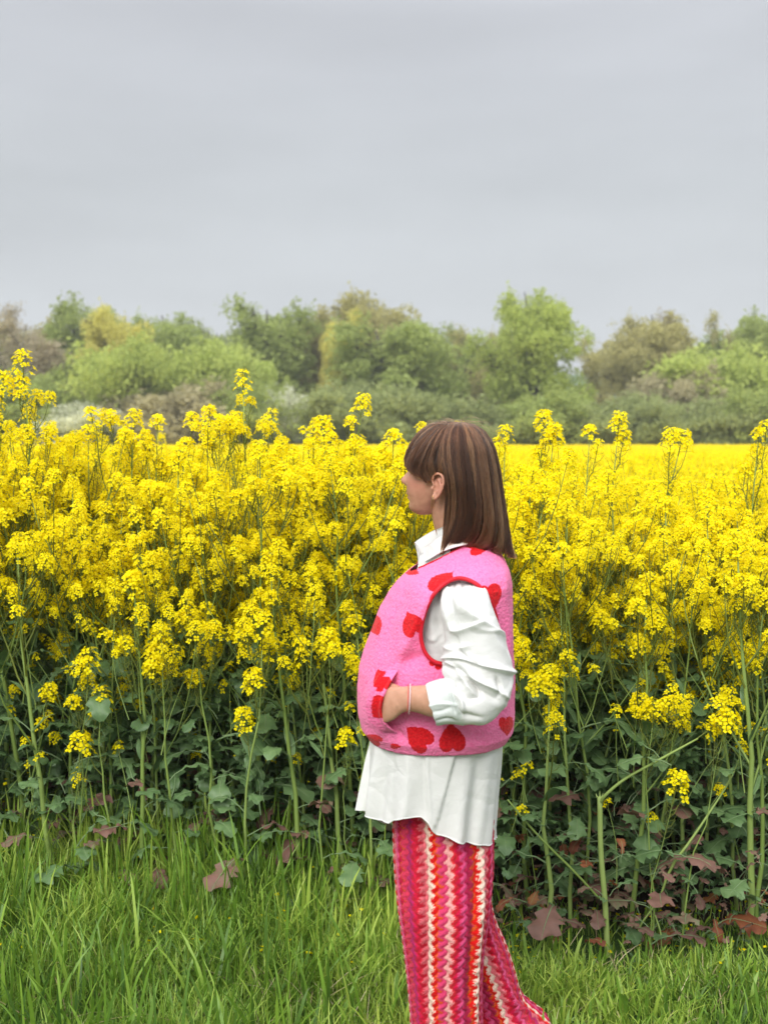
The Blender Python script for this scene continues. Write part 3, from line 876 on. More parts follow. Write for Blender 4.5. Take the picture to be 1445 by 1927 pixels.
# ---- old purple and rust coloured leaves lying on the grass at the edge
OLD = [
    (1325, 1800, 3.34, 'B', 1, 5.9, 0.95, 'large rust red lobed leaf low at the right edge of the crop'),
    (1285, 1790, 3.35, 'B', 0, 3.6, 0.6, 'smaller rust and yellow leaf beside the large rust red one'),
    (1215, 1870, 3.30, 'R', 4, 4.6, 0.55, 'pinkish purple drooping leaf on the grass below the leaning branch'),
    (1285, 1700, 3.40, 'R', 2, 2.2, 0.7, 'purple tinged leaf above the large rust red leaf'),
    (1215, 1700, 3.40, 'R', 1, 3.4, 0.8, 'purple brown leaf right of the snapped stalk'),
    (1075, 1690, 3.40, 'R', 0, 0.4, 0.55, 'pink purple leaf left of the snapped stalk'),
    (1410, 1725, 3.38, 'R', 1, 2.8, 0.75, 'purple leaf crossing the thick stalk at the right edge'),
    (1230, 1800, 3.36, 'R', 3, 1.5, 0.6, 'brown withered leaf at the foot of the leaning branch'),
    (720, 1660, 3.42, 'R', 1, 3.5, 0.75, 'purple leaf just left of the trousers of the woman'),
    (715, 1745, 3.36, 'R', 0, 4.4, 0.7, 'lower reddish leaf just left of the trousers of the woman'),
    (635, 1640, 3.36, 'R', 4, 1.9, 0.6, 'pink leaf on the thin upright stem left of the woman'),
    (365, 1695, 3.38, 'R', 1, 4.0, 0.7, 'brown purple leaf standing in the tall grass left of centre'),
    (640, 1830, 3.05, 'B', 2, 4.8, 0.45, 'small reddish leaf low in the grass left of the woman'),
    (945, 1720, 3.42, 'R', 1, 0.6, 0.65, 'purple leaf just right of the trousers of the woman'),
    (960, 1760, 3.40, 'B', 0, 1.0, 0.6, 'yellow and rust leaf just right of the trousers of the woman'),
    (1035, 1840, 3.15, 'R', 2, 4.4, 0.5, 'faded pink leaf in the grass right of the woman'),
    (360, 1540, 3.55, 'R', 3, 0.2, 0.6, 'grey purple curled leaf above the tall grass left of centre'),
]
for u, v_, Y, k_, q, rz_, s, lab in OLD:
    o = link('old_leaf', (LEAFB_ME if k_ == 'B' else LEAFR_ME)[q], None, at(u, v_, Y))
    o.location.z = max(o.location.z, 0.03)
    o.rotation_euler = (rr.uniform(-.9, .4), rr.uniform(-.3, .9), rz_); o.scale = (s * (0.85 if u > 800 else 0.6),) * 3
    tag(o, lab, 'leaf', 'old discoloured leaves at the foot of the crop')

# ================================================================== THE REST OF THE FIELD (beyond counting)
def baked(spec, red=0.0):
    S, heads, lvs = spec
    G = [S]
    for v_, M in heads: G.append(RAC[v_].moved(M))
    for v_, M in lvs:
        g = ALL_LEAVES[v_].moved(M)
        G.append(Geo(g.v, g.f, g.m + 4, g.t))
    return merge(G)
src = bpy.data.collections.new('field_sources')
for k_ in range(5):
    p_ = protos[k_][0]
    o = bpy.data.objects.new('rapeseed_variant', make_mesh('rapeseed_variant', baked(p_), PMATS, smooth=False))
    src.objects.link(o)
# tufts: a group of racemes on short stalks, for the far canopy
src2 = bpy.data.collections.new('canopy_sources')
for k_ in range(4):
    r = np.random.default_rng(900 + k_)
    G = []
    for _ in range(26):
        x, y = r.uniform(-.3, .3, 2); z = r.uniform(-0.16, 0.03)
        ln = r.normal(0, 0.03, 2)
        G.append(RAC[r.integers(0, 5)].moved(mat4(rotm((ln[0] * 3, ln[1] * 3, 1)) @ rotz(r.uniform(0, 6)), (x, y, z), r.uniform(0.8, 1.15))))
        G.append(tube([(x - ln[0], y - ln[1], z - 0.22), (x, y, z)], 0.0018, 3, 1, r.uniform(0, 1), False))
    g = merge(G)
    o = bpy.data.objects.new('canopy_variant', make_mesh('canopy_variant', g, PMATS, smooth=False))
    src2.objects.link(o)

def scatter(name, pts, scl, source, label, seed, tilt=0.0):
    me = bpy.data.meshes.new(name)
    me.vertices.add(len(pts)); me.vertices.foreach_set('co', np.asarray(pts, np.float32).ravel())
    a = me.attributes.new('scl', 'FLOAT', 'POINT'); a.data.foreach_set('value', np.asarray(scl, np.float32))
    r = np.random.default_rng(seed)
    rot = np.stack([r.normal(0, tilt, len(pts)), r.normal(0, tilt, len(pts)), r.uniform(0, 2 * PI, len(pts))], 1)
    a = me.attributes.new('rot', 'FLOAT_VECTOR', 'POINT'); a.data.foreach_set('vector', rot.astype(np.float32).ravel())
    o = link(name, me)
    ng = bpy.data.node_groups.new(name, 'GeometryNodeTree')
    ng.interface.new_socket('Geometry', in_out='INPUT', socket_type='NodeSocketGeometry')
    ng.interface.new_socket('Geometry', in_out='OUTPUT', socket_type='NodeSocketGeometry')
    N = ng.nodes.new
    gi, go = N('NodeGroupInput'), N('NodeGroupOutput')
    iop = N('GeometryNodeInstanceOnPoints'); ci = N('GeometryNodeCollectionInfo')
    ci.inputs['Collection'].default_value = source
    ci.inputs['Separate Children'].default_value = True
    ci.inputs['Reset Children'].default_value = True
    ns = N('GeometryNodeInputNamedAttribute'); ns.data_type = 'FLOAT'; ns.inputs['Name'].default_value = 'scl'
    nr = N('GeometryNodeInputNamedAttribute'); nr.data_type = 'FLOAT_VECTOR'; nr.inputs['Name'].default_value = 'rot'
    L = ng.links.new
    L(gi.outputs[0], iop.inputs['Points']); L(ci.outputs[0], iop.inputs['Instance'])
    iop.inputs['Pick Instance'].default_value = True
    L(ns.outputs['Attribute'], iop.inputs['Scale']); L(nr.outputs['Attribute'], iop.inputs['Rotation'])
    L(iop.outputs[0], go.inputs[0])
    md = o.modifiers.new('scatter', 'NODES'); md.node_group = ng
    tag(o, label, 'crop', kind='stuff')
    return o
r = np.random.default_rng(77)
def field_pts(y0, y1, step, pad):
    P = []
    y = y0
    while y < y1:
        st = step(y)
        half = 0.37 * y + pad
        n = int(2 * half / st)
        x = -half + (np.arange(n) + r.uniform(0, 1, n)) * st
        P.append(np.stack([x, y + r.uniform(-.5, .5, n) * st, np.zeros(n)], 1))
        y += st
    return np.concatenate(P)
P = field_pts(4.85, 13.0, lambda y: 0.19 + 0.012 * (y - 4.8), 0.8)
ch = np.array([canopy_height(x) for x in P[:, 0]])
ch = 1.38 + (ch - 1.38) * np.clip(1 - (P[:, 1] - 4.8) / 5.0, 0, 1)
scatter('rapeseed_field', P, ch / 1.45 * r.uniform(0.9, 1.03, len(P)), src, 'yellow rapeseed crop behind the front rows, too dense to count', 3, 0.02)
P = field_pts(10.0, 64.0, lambda y: 0.31 + 0.008 * (y - 10), 2.0)
P[:, 2] = 1.31 + 0.05 * vnoise(P, 0.35, 31) + 0.03 * vnoise(P, 1.2, 32)
scatter('rapeseed_canopy', P, r.uniform(0.9, 1.2, len(P)), src2, 'distant yellow canopy of the rapeseed field reaching to the trees', 4, 0.06)
# what lies under the far flowers: a closed mat of foliage and petals
b = NB('crop_mat')
pos = b.n('ShaderNodeNewGeometry').outputs['Position']
c = b.ramp(b.noise(9, 4, 0.6, pos), [(0.3, (0.25, 0.25, 0.02)), (0.45, (0.78, 0.62, 0.01)), (0.55, (0.98, 0.79, 0.005))])
M_MATTE = b.finish(c, 0.9, b.bump(b.noise(9, 4, 0.6, pos), 1.0, 0.08), 0.1, 0.2, c)
xs = np.linspace(-44, 44, 300); ys = np.linspace(0, 1, 220) ** 1.7 * 54 + 10.5
XX, YY = np.meshgrid(xs, ys, indexing='ij')
P = np.stack([XX.ravel(), YY.ravel(), 0 * XX.ravel()], 1)
P[:, 2] = 1.20 + 0.05 * vnoise(P, 0.35, 31) + 0.05 * vnoise(P, 2.5, 33)
nx, ny = len(xs), len(ys)
i, j = np.meshgrid(np.arange(nx - 1), np.arange(ny - 1), indexing='ij')
k = (i * ny + j).ravel()
o = link('crop_foliage', make_mesh('crop_foliage', Geo(P, np.stack([k, k + ny, k + ny + 1, k + 1], 1)), M_MATTE))
tag(o, 'closed mat of leaves and petals under the distant flowers', 'crop', kind='stuff')

# extra shaded leaves deep in the front rows, joined: nobody could count them
r = np.random.default_rng(55)
G = []
for _ in range(3600):
    y = r.uniform(3.62, 4.9); half = 0.37 * y + 0.3
    x = r.uniform(-half, half); z = 0.05 + 0.85 * r.uniform(0, 1) ** 0.9
    y -= (0.08 + 0.27 * min(max((x + 0.1) / 0.4, 0), 1)) * (1 - z / 0.95)
    k_ = r.integers(0, 5)
    R = rotz(r.uniform(0, 6.28)) @ np.array(Matrix.Rotation(r.uniform(-.7, .5), 3, 'Y'))
    g = LEAVES[k_].moved(mat4(R, (x, y, z), r.uniform(0.35, 0.9)), r.uniform(-.2, .3))
    if z < (0.5 if x > 0.2 else 0.38) and r.uniform() < (0.30 * (1 - z * 1.6) if x > 0.2 else 0.14): g = Geo(g.v, g.f, np.where(g.m == 0, 2, 1), g.t)
    G.append(g)
for _ in range(330):      # small purple and rusty leaves low at the right, along the very edge
    x = r.uniform(0.12, 1.6); y = r.uniform(3.16, 3.7); z = 0.03 + 0.30 * r.uniform(0, 1) ** 1.5
    R = rotz(r.uniform(0, 6.28)) @ np.array(Matrix.Rotation(r.uniform(-.9, .7), 3, 'Y'))
    g = LEAVES[r.integers(0, 5)].moved(mat4(R, (x, y, z), r.uniform(0.22, 0.5)), r.uniform(-.3, .3))
    G.append(Geo(g.v, g.f, np.where(g.m == 0, (2, 2, 3, 0)[r.integers(0, 4)], 1), g.t))
o = link('crop_leaves', make_mesh('crop_leaves', merge(G), [M_LEAF, M_RIB, M_LEAFR, M_LEAFB]))
tag(o, 'dense dark green leaves filling the shade between the stalks', 'foliage', kind='stuff')

# thin late side sprigs with a few open flowers, scattered through the green below the bloom
r = np.random.default_rng(56)
G = []
for _ in range(620):
    y = r.uniform(3.5, 4.7); half = 0.37 * y + 0.3
    x = r.uniform(-half, half)
    y -= 0.22 * min(max((x + 0.1) / 0.4, 0), 1)
    z = 0.98 - 0.5 * abs(r.normal(0, 0.55))
    if z < 0.38: continue
    ln = np.array((r.normal(0, 0.05), r.normal(0, 0.04), 0.16))
    tip = np.array((x, y, z))
    G.append(tube(catmull([tip - ln * 1.5, tip - ln * 0.7 + (r.normal(0, .01), 0, 0), tip], 5), (0.0018, 0.0015, 0.0013, 0.0011, 0.0009), 4, 3, r.uniform(.2, .8), False))
    G.append(RAC[(5, 5, 2)[r.integers(0, 3)]].moved(mat4(rotm(ln) @ rotz(r.uniform(0, 6)), tip, r.uniform(0.7, 1.0))))
o = link('flower_sprigs', make_mesh('flower_sprigs', merge(G), PMATS, smooth=False))
tag(o, 'small thin sprigs with a few yellow flowers scattered through the green stems', 'foliage', kind='stuff')

# ================================================================== GRASS
M_GRASS = leafy('grass_blade', (0.055, 0.125, 0.02), (0.18, 0.33, 0.035), (0.42, 0.54, 0.09), 0.42, 0.35, 0.3, 3.0)
M_STRAW = leafy('dry_straw', (0.22, 0.16, 0.08), (0.42, 0.34, 0.19), (0.6, 0.52, 0.34), 0.7, 0.2, 0.1, 12)
def grass_height(x, y):
    """Long at the left and along the crop, short turf at the right."""
    a = np.clip((x + 0.35) / 0.95, 0, 1)
    edge = 0.27 * (1 - a) + 0.045 * a
    near = 0.20 * (1 - a) + 0.09 * a
    f = np.clip((y - 3.05) / 0.5, 0, 1)
    return near + (edge - near) * f
def blades(n, y0, y1, hmul, wid, seed, bend=(0.2, 0.9), tone=(0.2, 0.9), dens=None):
    r = np.random.default_rng(seed)
    y = r.uniform(y0, y1, n)
    x = r.uniform(-1, 1, n) * (0.37 * y + 0.35)
    # tufts
    tx = vnoise(np.stack([x, y, 0 * x], 1), 7.0, seed)
    keep = (tx > -0.75) & ~((x > 0.15) & (y > 3.13 + 0.1 * tx) & (r.uniform(0, 1, n) < 0.88)) & ~((x > -0.3) & (y > 3.6) & (r.uniform(0, 1, n) < 0.6))
    x, y, tx = x[keep], y[keep], tx[keep]; n = len(x)
    h = grass_height(x, y) * hmul * r.uniform(0.45, 1.25, n) * (1 + 0.35 * tx)
    az = r.uniform(0, 2 * PI, n)
    bd = r.uniform(*bend, n) * h
    wd = wid * r.uniform(0.6, 1.4, n)
    fa = az + r.normal(PI / 2, 0.5, n)
    lv = np.array((0, 0.3, 0.6, 0.85))
    V = np.zeros((n, 9, 3))
    dx, dy = np.cos(az), np.sin(az)
    sx, sy = np.cos(fa), np.sin(fa)
    for i_, l_ in enumerate(lv):
        cx = x + dx * bd * l_ ** 2; cy = y + dy * bd * l_ ** 2; cz = h * (l_ - 0.25 * (bd / h) * l_ ** 2)
        hw = wd * 0.5 * (1 - 0.55 * l_ ** 2) * (0.7 if i_ == 0 else 1)
        V[:, 2 * i_] = np.stack([cx - sx * hw, cy - sy * hw, cz], 1)
        V[:, 2 * i_ + 1] = np.stack([cx + sx * hw, cy + sy * hw, cz], 1)
    V[:, 8] = np.stack([x + dx * bd, y + dy * bd, h * (1 - 0.25 * bd / h) * 0.98], 1)
    q = np.array([(0, 1, 3, 2), (2, 3, 5, 4), (4, 5, 7, 6), (6, 7, 8, -1)])
    F = q[None] + (np.arange(n) * 9)[:, None, None] * (q[None] >= 0)
    tn = np.clip(r.uniform(*tone, n) + 0.12 * tx + 0.28 * vnoise(np.stack([x, y, 0 * x], 1), 2.2, 77), 0, 1)
    return Geo(V.reshape(-1, 3), F.reshape(-1, 4), 0, np.repeat(tn, 9))
gg = merge([blades(26000, 2.25, 3.45, 0.8, 0.0035, 1, (0.2, 0.9), (0.35, 1.0)),
            blades(19000, 2.9, 3.75, 1.0, 0.0055, 2, (0.1, 0.8), (0.2, 0.95)),
            blades(4200, 2.5, 3.75, 1.22, 0.010, 3, (0.05, 0.55), (0.1, 0.8)),
            blades(2500, 3.2, 3.85, 1.35, 0.008, 13, (0.02, 0.35), (0.2, 0.8)),
            blades(8000, 3.6, 4.6, 0.8, 0.005, 4, (0.1, 0.7), (0.0, 0.6))])
o = link('grass', make_mesh('grass', gg, M_GRASS))
tag(o, 'long green meadow grass in front of the crop', 'grass', kind='stuff')
o = link('dry_grass', make_mesh('dry_grass', blades(2200, 2.4, 3.7, 0.8, 0.0028, 8, (0.2, 1.3), (0.2, 1)), M_STRAW))
tag(o, 'dry straw coloured blades among the green grass', 'grass', kind='stuff')
# fallen petals on leaves and grass
r = np.random.default_rng(66)
G = []
for _ in range(1500):
    y = r.uniform(3.0, 4.5); x = r.uniform(-1, 1) * (0.37 * y + 0.2)
    z = r.uniform(0.05, 0.95) if y > 3.6 else r.uniform(0.03, 0.8) * float(grass_height(np.array(x), np.array(y)))
    s = r.uniform(0.004, 0.008)
    V = np.array([(-s, -s * .6, 0), (s, -s * .5, 0), (s * .8, s * .6, s * .4), (-s * .8, s * .5, 0.0)])
    R = rotz(r.uniform(0, 6)) @ np.array(Matrix.Rotation(r.uniform(-1.2, 1.2), 3, 'X'))
    G.append(Geo(V @ R.T + (x, y, z), [(0, 1, 2, 3)], 0, r.uniform(0, .7)))
o = link('fallen_petals', make_mesh('fallen_petals', merge(G), M_PETAL, smooth=False))
tag(o, 'yellow petals fallen on the leaves and grass', 'petals', kind='stuff')
# single straw stalks standing in the turf
for pts, lab in (([(1352, 1862, 2.95), (1358, 1895, 2.9), (1361, 1940, 2.88), (1362, 1990, 2.88)], 'pale broken straw stalk standing in the turf at the right'),
                 ([(1192, 1888, 3.0), (1165, 1915, 2.98), (1140, 1935, 2.96), (1110, 1960, 2.94)], 'thin dry straw lying slantwise in the turf at the right'),
                 ([(1095, 1745, 3.2), (1060, 1800, 3.1), (1035, 1870, 3.0), (1032, 1960, 2.95)], 'thin curved dry stem rising from the grass right of the woman'),
                 ([(636, 1880, 2.9), (630, 1905, 2.88), (624, 1950, 2.86)], 'short brown straw stalk in the grass left of the woman')):
    p_ = catmull([at(*q) for q in pts], 10)
    o = link('straw_stalk', make_mesh('straw_stalk', tube(p_, np.linspace(0.0016, 0.0032, 10) if 'thin' not in lab else np.linspace(0.0008, 0.0016, 10), 5, 0, 0.8), M_STRAW))
    tag(o, lab, 'straw', 'dry straw stalks in the grass')
# ================================================================== THE WOMAN
PY = 2.50
PB = at(845, 1500, PY); PB[2] = 0.0
person = empty('person', PB)
tag(person, 'woman in a pink vest with red hearts standing beside the rapeseed, hand in pocket', 'person')
def pl(name, geo, mats, attrs=None, smooth=True, parent=None, uv=None):
    g = Geo(geo.v - PB, geo.f, geo.m, geo.t)
    return link(name, make_mesh(name, g, mats, smooth, attrs, uv), parent or person)
def project(P):
    d = P - np.array((0, 0, CAM_Z))
    z = d @ _fw
    return IW / 2 + F_PX * d[:, 0] / z, IH / 2 - F_PX * (d @ _up) / z
def spow(x, p): return np.sign(x) * np.abs(x) ** p
def grid_faces(ns, nt_, closed=True):
    i_ = np.arange(ns - 1)[:, None]; j_ = np.arange(nt_ if closed else nt_ - 1)[None, :]
    a = i_ * nt_ + j_; b_ = i_ * nt_ + (j_ + 1) % nt_
    return np.stack([a, b_, b_ + nt_, a + nt_], -1).reshape(-1, 4)
def loft_px(secs, ns, nt_, p=2.0):
    """Rings between two photo points A, B at depth Y with half thickness d (metres)."""
    S = []
    for uA, vA, uB, vB, Y, d in secs:
        S.append(np.concatenate([at(uA, vA, Y), at(uB, vB, Y), (d,)]))
    S = catmull(np.array(S), ns)
    A, B, D = S[:, None, 0:3], S[:, None, 3:6], S[:, None, 6]
    t = np.arange(nt_) * 2 * PI / nt_
    c_, s_ = spow(np.cos(t), 2 / p)[None, :, None], spow(np.sin(t), 2 / p)[None, :]
    V = (A + B) / 2 + (B - A) / 2 * c_
    V = V.copy(); V[..., 1] -= D * s_
    return V
def capped(V):
    """Closed body from a grid of rings."""
    ns, nt_, _ = V.shape
    F = grid_faces(ns, nt_)
    P = np.concatenate([V.reshape(-1, 3), V[0].mean(0)[None], V[-1].mean(0)[None]])
    j_ = np.arange(nt_); j2 = (j_ + 1) % nt_
    k0, k1 = ns * nt_, ns * nt_ + 1
    F0 = np.stack([j2, j_, np.full(nt_, k0), np.full(nt_, -1)], 1)
    F1 = np.stack([(ns - 1) * nt_ + j_, (ns - 1) * nt_ + j2, np.full(nt_, k1), np.full(nt_, -1)], 1)
    return Geo(P, np.concatenate([F, F0, F1]))
def normals(V, closed=True):
    """Outward-ish normals of a grid (ns, nt, 3)."""
    if closed: dt = np.roll(V, -1, 1) - np.roll(V, 1, 1)
    else: dt = np.gradient(V, axis=1)
    ds = np.gradient(V, axis=0)
    n = np.cross(dt, ds)
    n /= np.linalg.norm(n, axis=2, keepdims=True) + 1e-12
    return n
def seg_dist(u, v, P):
    """Distance in pixels to a polyline and the side (+1 below/right)."""
    best = np.full(u.shape, 1e9); side = np.zeros(u.shape); tt = np.zeros(u.shape)
    P = np.array(P, float)
    for k_ in range(len(P) - 1):
        a, b_ = P[k_], P[k_ + 1]
        d = b_ - a; L2 = (d ** 2).sum()
        t = np.clip(((u - a[0]) * d[0] + (v - a[1]) * d[1]) / L2, 0, 1)
        qx, qy = a[0] + t * d[0] - u, a[1] + t * d[1] - v
        dd = np.hypot(qx, qy)
        m_ = dd < best
        best = np.where(m_, dd, best)
        side = np.where(m_, np.sign(d[0] * (v - a[1]) - d[1] * (u - a[0])), side)
        tt = np.where(m_, (k_ + t) / (len(P) - 1), tt)
    return best, side, tt
def folds(P, lst):
    """Sum of fold heights (metres) for points P: each fold is (polyline px, width px, height m, asymmetry)."""
    u, v = project(P)
    h = np.zeros(len(P))
    for poly, wd, ht, asym in lst:
        Q = catmull(np.array(poly, float), 16)
        d, s, t = seg_dist(u, v, Q)
        w_ = wd * np.where(s > 0, 1 + asym, 1 - asym * 0.6)
        h += ht * np.exp(-(d / w_) ** 1.6) * np.sin(PI * np.clip(t * 0.9 + 0.05, 0, 1)) ** 0.4
    return h

# ---------------------------------------------------------------- materials
b = NB('skin')
pos = b.n('ShaderNodeTexCoord').outputs['Object']
base = b.ramp(b.noise(60, 4, 0.6, pos), [(0.3, (0.46, 0.235, 0.15)), (0.7, (0.56, 0.30, 0.20))])
c = b.mix(b.attr('blush'), base, (0.56, 0.20, 0.15, 1))
c = b.mix(b.attr('lips'), c, (0.42, 0.13, 0.11, 1))
M_SKIN = b.finish(c, 0.52, b.bump(b.noise(900, 3, 0.6, pos), 0.12, 0.001), 0.35, 0, None, 0, 0.12)

b = NB('vest_fleece')
pos = b.n('ShaderNodeTexCoord').outputs['Object']
vo = b.n('ShaderNodeTexVoronoi'); vo.feature = 'SMOOTH_F1'; b.put(vo.inputs['Vector'], pos); vo.inputs['Scale'].default_value = 210
nzc = b.noise(420, 2, 0.5, pos)
hmix = b.m('ADD', b.attr('heart'), b.m('MULTIPLY_ADD', nzc, 0.5, -0.25))
hm = b.n('ShaderNodeMapRange'); hm.interpolation_type = 'SMOOTHSTEP'
for k_, q in enumerate((0.46, 0.56, 0.0, 1.0)): hm.inputs[k_ + 1].default_value = q
b.put(hm.inputs[0], hmix)
pink = b.ramp(vo.outputs['Distance'], [(0.1, (0.95, 0.235, 0.46)), (0.6, (0.92, 0.18, 0.39)), (0.95, (0.84, 0.13, 0.32))])
red = b.ramp(vo.outputs['Distance'], [(0.1, (0.74, 0.016, 0.022)), (0.9, (0.48, 0.005, 0.012))])
c = b.mix(hm.outputs[0], pink, red)
M_FLEECE = b.finish(c, 0.95, b.bump(b.m('ADD', b.m('MULTIPLY', vo.outputs['Distance'], -1.0), b.m('MULTIPLY', nzc, 0.6)), 0.5, 0.004), 0.1, 0, None, 0.12)
b = NB('piping_red')
M_PIPE = b.finish((0.55, 0.006, 0.02, 1), 0.5, b.bump(b.noise(900, 2), 0.2, 0.001), 0.3)
def cotton(name, colr):
    b = NB(name)
    pos = b.n('ShaderNodeTexCoord').outputs['Object']
    mp = b.n('ShaderNodeMapping'); b.put(mp.inputs[0], pos); mp.inputs['Scale'].default_value = (1, 1, 1)
    n1 = b.noise(14, 5, 0.6, pos, 0.6)
    n2 = b.noise(1400, 1, 0.5, pos)
    vm = b.n('ShaderNodeVectorMath'); vm.operation = 'ADD'; b.put(vm.inputs[0], pos)
    nv = b.n('ShaderNodeTexNoise'); nv.inputs['Scale'].default_value = 9; b.put(nv.inputs['Vector'], pos)
    sv = b.n('ShaderNodeVectorMath'); sv.operation = 'SCALE'; b.put(sv.inputs[0], nv.outputs['Color']); sv.inputs['Scale'].default_value = 0.12
    b.put(vm.inputs[1], sv.outputs[0])
    vo = b.n('ShaderNodeTexVoronoi'); vo.feature = 'DISTANCE_TO_EDGE'; vo.inputs['Scale'].default_value = 12; b.put(vo.inputs['Vector'], vm.outputs[0])
    cr = b.m('MULTIPLY', b.m('MINIMUM', vo.outputs['Distance'], 0.22), 1.3)
    h = b.m('ADD', b.m('ADD', n1, b.m('MULTIPLY', n2, 0.03)), cr)
    return b.finish(colr, 0.8, b.bump(h, 0.26, 0.016), 0.15, 0.2, (0.85, 0.85, 0.82, 1), 0.1)
M_COTTON = cotton('white_cotton', (0.84, 0.84, 0.825, 1))
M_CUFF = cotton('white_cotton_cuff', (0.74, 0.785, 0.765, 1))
b = NB('gold'); M_GOLD = b.finish((0.9, 0.6, 0.25, 1), 0.3, None, 0.5); b.mat.node_tree.nodes['Principled BSDF'].inputs['Metallic'].default_value = 1.0
b = NB('bracelet_cord'); M_CORD = b.finish((0.85, 0.62, 0.66, 1), 0.5, None, 0.4)
b = NB('bracelet_red'); M_CORD2 = b.finish((0.8, 0.12, 0.12, 1), 0.5, None, 0.4)
b = NB('eye_dark'); M_LASH = b.finish((0.02, 0.012, 0.01, 1), 0.5, None, 0.3)
b = NB('knit')
vc = b.n('ShaderNodeAttribute', attribute_name='col').outputs['Color']
pos = b.n('ShaderNodeTexCoord').outputs['Object']
wv = b.n('ShaderNodeTexWave'); wv.bands_direction = 'DIAGONAL'; wv.inputs['Scale'].default_value = 190; wv.inputs['Distortion'].default_value = 3; wv.inputs['Detail Scale'].default_value = 2
b.put(wv.inputs['Vector'], pos)
M_KNIT = b.finish(vc, 0.85, b.bump(wv.outputs['Fac'], 0.5, 0.0015), 0.15, 0, None, 0.05)

# ---------------------------------------------------------------- torso shape shared by shirt and vest
TT = [  # v (centre plane), u front, u back, half width (m)
    (1620, 745, 925, .150), (1500, 720, 935, .155), (1420, 700, 945, .165), (1380, 693, 955, .176), (1366, 682, 964, .185), (1340, 676, 967, .190), (1291, 674, 967, .193), (1257, 677, 966, .193),
    (1225, 686, 963, .190), (1182, 701, 962, .188), (1145, 714, 961, .190), (1116, 730, 960, .192), (1096, 745, 960, .190), (1082, 759, 958, .180), (1072, 771, 956, .166), (1062, 786, 953, .146),
    (1052, 800, 949, .126), (1040, 812, 942, .106), (1028, 822, 934, .090), (1014, 830, 926, .078), (1000, 834, 918, .070), (985, 836, 910, .064)]
TZ = np.array([at(800, q[0], PY)[2] for q in TT]); TXF = np.array([at(q[1], q[0], PY)[0] for q in TT]); TXB = np.array([at(q[2], q[0], PY)[0] for q in TT]); TW = np.array([q[3] for q in TT])
def torso(z):
    return np.interp(z, TZ, TXF), np.interp(z, TZ, TXB), np.interp(z, TZ, TW)
NEXP = 2.35
def surf_y(x, z, off=0.0):
    xf, xb, b_ = torso(z)
    cx, a = (xf + xb) / 2, (xb - xf) / 2 + off
    q = np.clip(1 - np.abs((x - cx) / a) ** NEXP, 0, 1)
    return PY - (b_ + off) * q ** (1 / NEXP)
def ring_grid(zs, nt_, off=0.0, tz=None):
    V = np.zeros((len(zs), nt_, 3))
    t = np.arange(nt_) * 2 * PI / nt_
    for i_, z in enumerate(zs):
        xf, xb, b_ = torso(z)
        o_ = off[i_] if np.ndim(off) else off
        V[i_, :, 0] = (xf + xb) / 2 - ((xb - xf) / 2 + o_) * spow(np.cos(t), 2 / NEXP)
        V[i_, :, 1] = PY - (b_ + o_) * spow(np.sin(t), 2 / NEXP)
        V[i_, :, 2] = z
    return V
def even(V):
    """Respace each ring evenly (superellipse angles bunch up)."""
    ns, nt_, _ = V.shape
    W_ = np.empty_like(V)
    for i_ in range(ns):
        R = np.concatenate([V[i_], V[i_][:1]])
        s = np.concatenate(([0], np.cumsum(np.linalg.norm(np.diff(R, axis=0), axis=1))))
        q = np.linspace(0, s[-1], nt_ + 1)[:-1]
        for k_ in range(3): W_[i_, :, k_] = np.interp(q, s, R[:, k_])
    return W_

# ---------------------------------------------------------------- the body: one continuous skin
YAW = math.radians(17)
HC = at(836, 905, PY)
FWD = np.array((-math.cos(YAW), math.sin(YAW), 0)); LFT = np.array((-math.sin(YAW), -math.cos(YAW), 0)); UPV = np.array((0, 0, 1.0))
def head(P):
    P = np.asarray(P, float).reshape(-1, 3)
    return HC + P[:, :1] * FWD + P[:, 1:2] * LFT + P[:, 2:] * UPV
hz_ = np.array([-.080, -.076, -.070, -.064, -.056, -.050, -.043, -.036, -.030, -.022, -.012, 0, .012, .025, .035, .045, .057, .074, .092, .110, .121, .126])
hxf = np.array([.060, .072, .080, .0845, .0840, .0820, .0835, .0845, .087, .0885, .0885, .088, .086, .082, .083, .083, .082, .078, .067, .045, .018, -.005])
hxb = np.interp(hz_, [-.08, -.07, -.05, -.03, -.01, .01, .03, .05, .065, .082, .10, .114, .126], [.035, .015, 0, -.02, -.04, -.06, -.085, -.098, -.102, -.098, -.08, -.055, -.02])
hw_ = np.interp(hz_, [-.08, -.076, -.07, -.06, -.05, -.04, -.03, -.015, 0, .02, .04, .057, .074, .092, .110, .121, .126], [.018, .026, .034, .042, .048, .053, .057, .062, .066, .070, .072, .075, .075, .066, .046, .022, .006])
zs = np.linspace(-.080, .126, 150); nt_ = 160
V = np.zeros((len(zs), nt_, 3)); t = np.arange(nt_) * 2 * PI / nt_
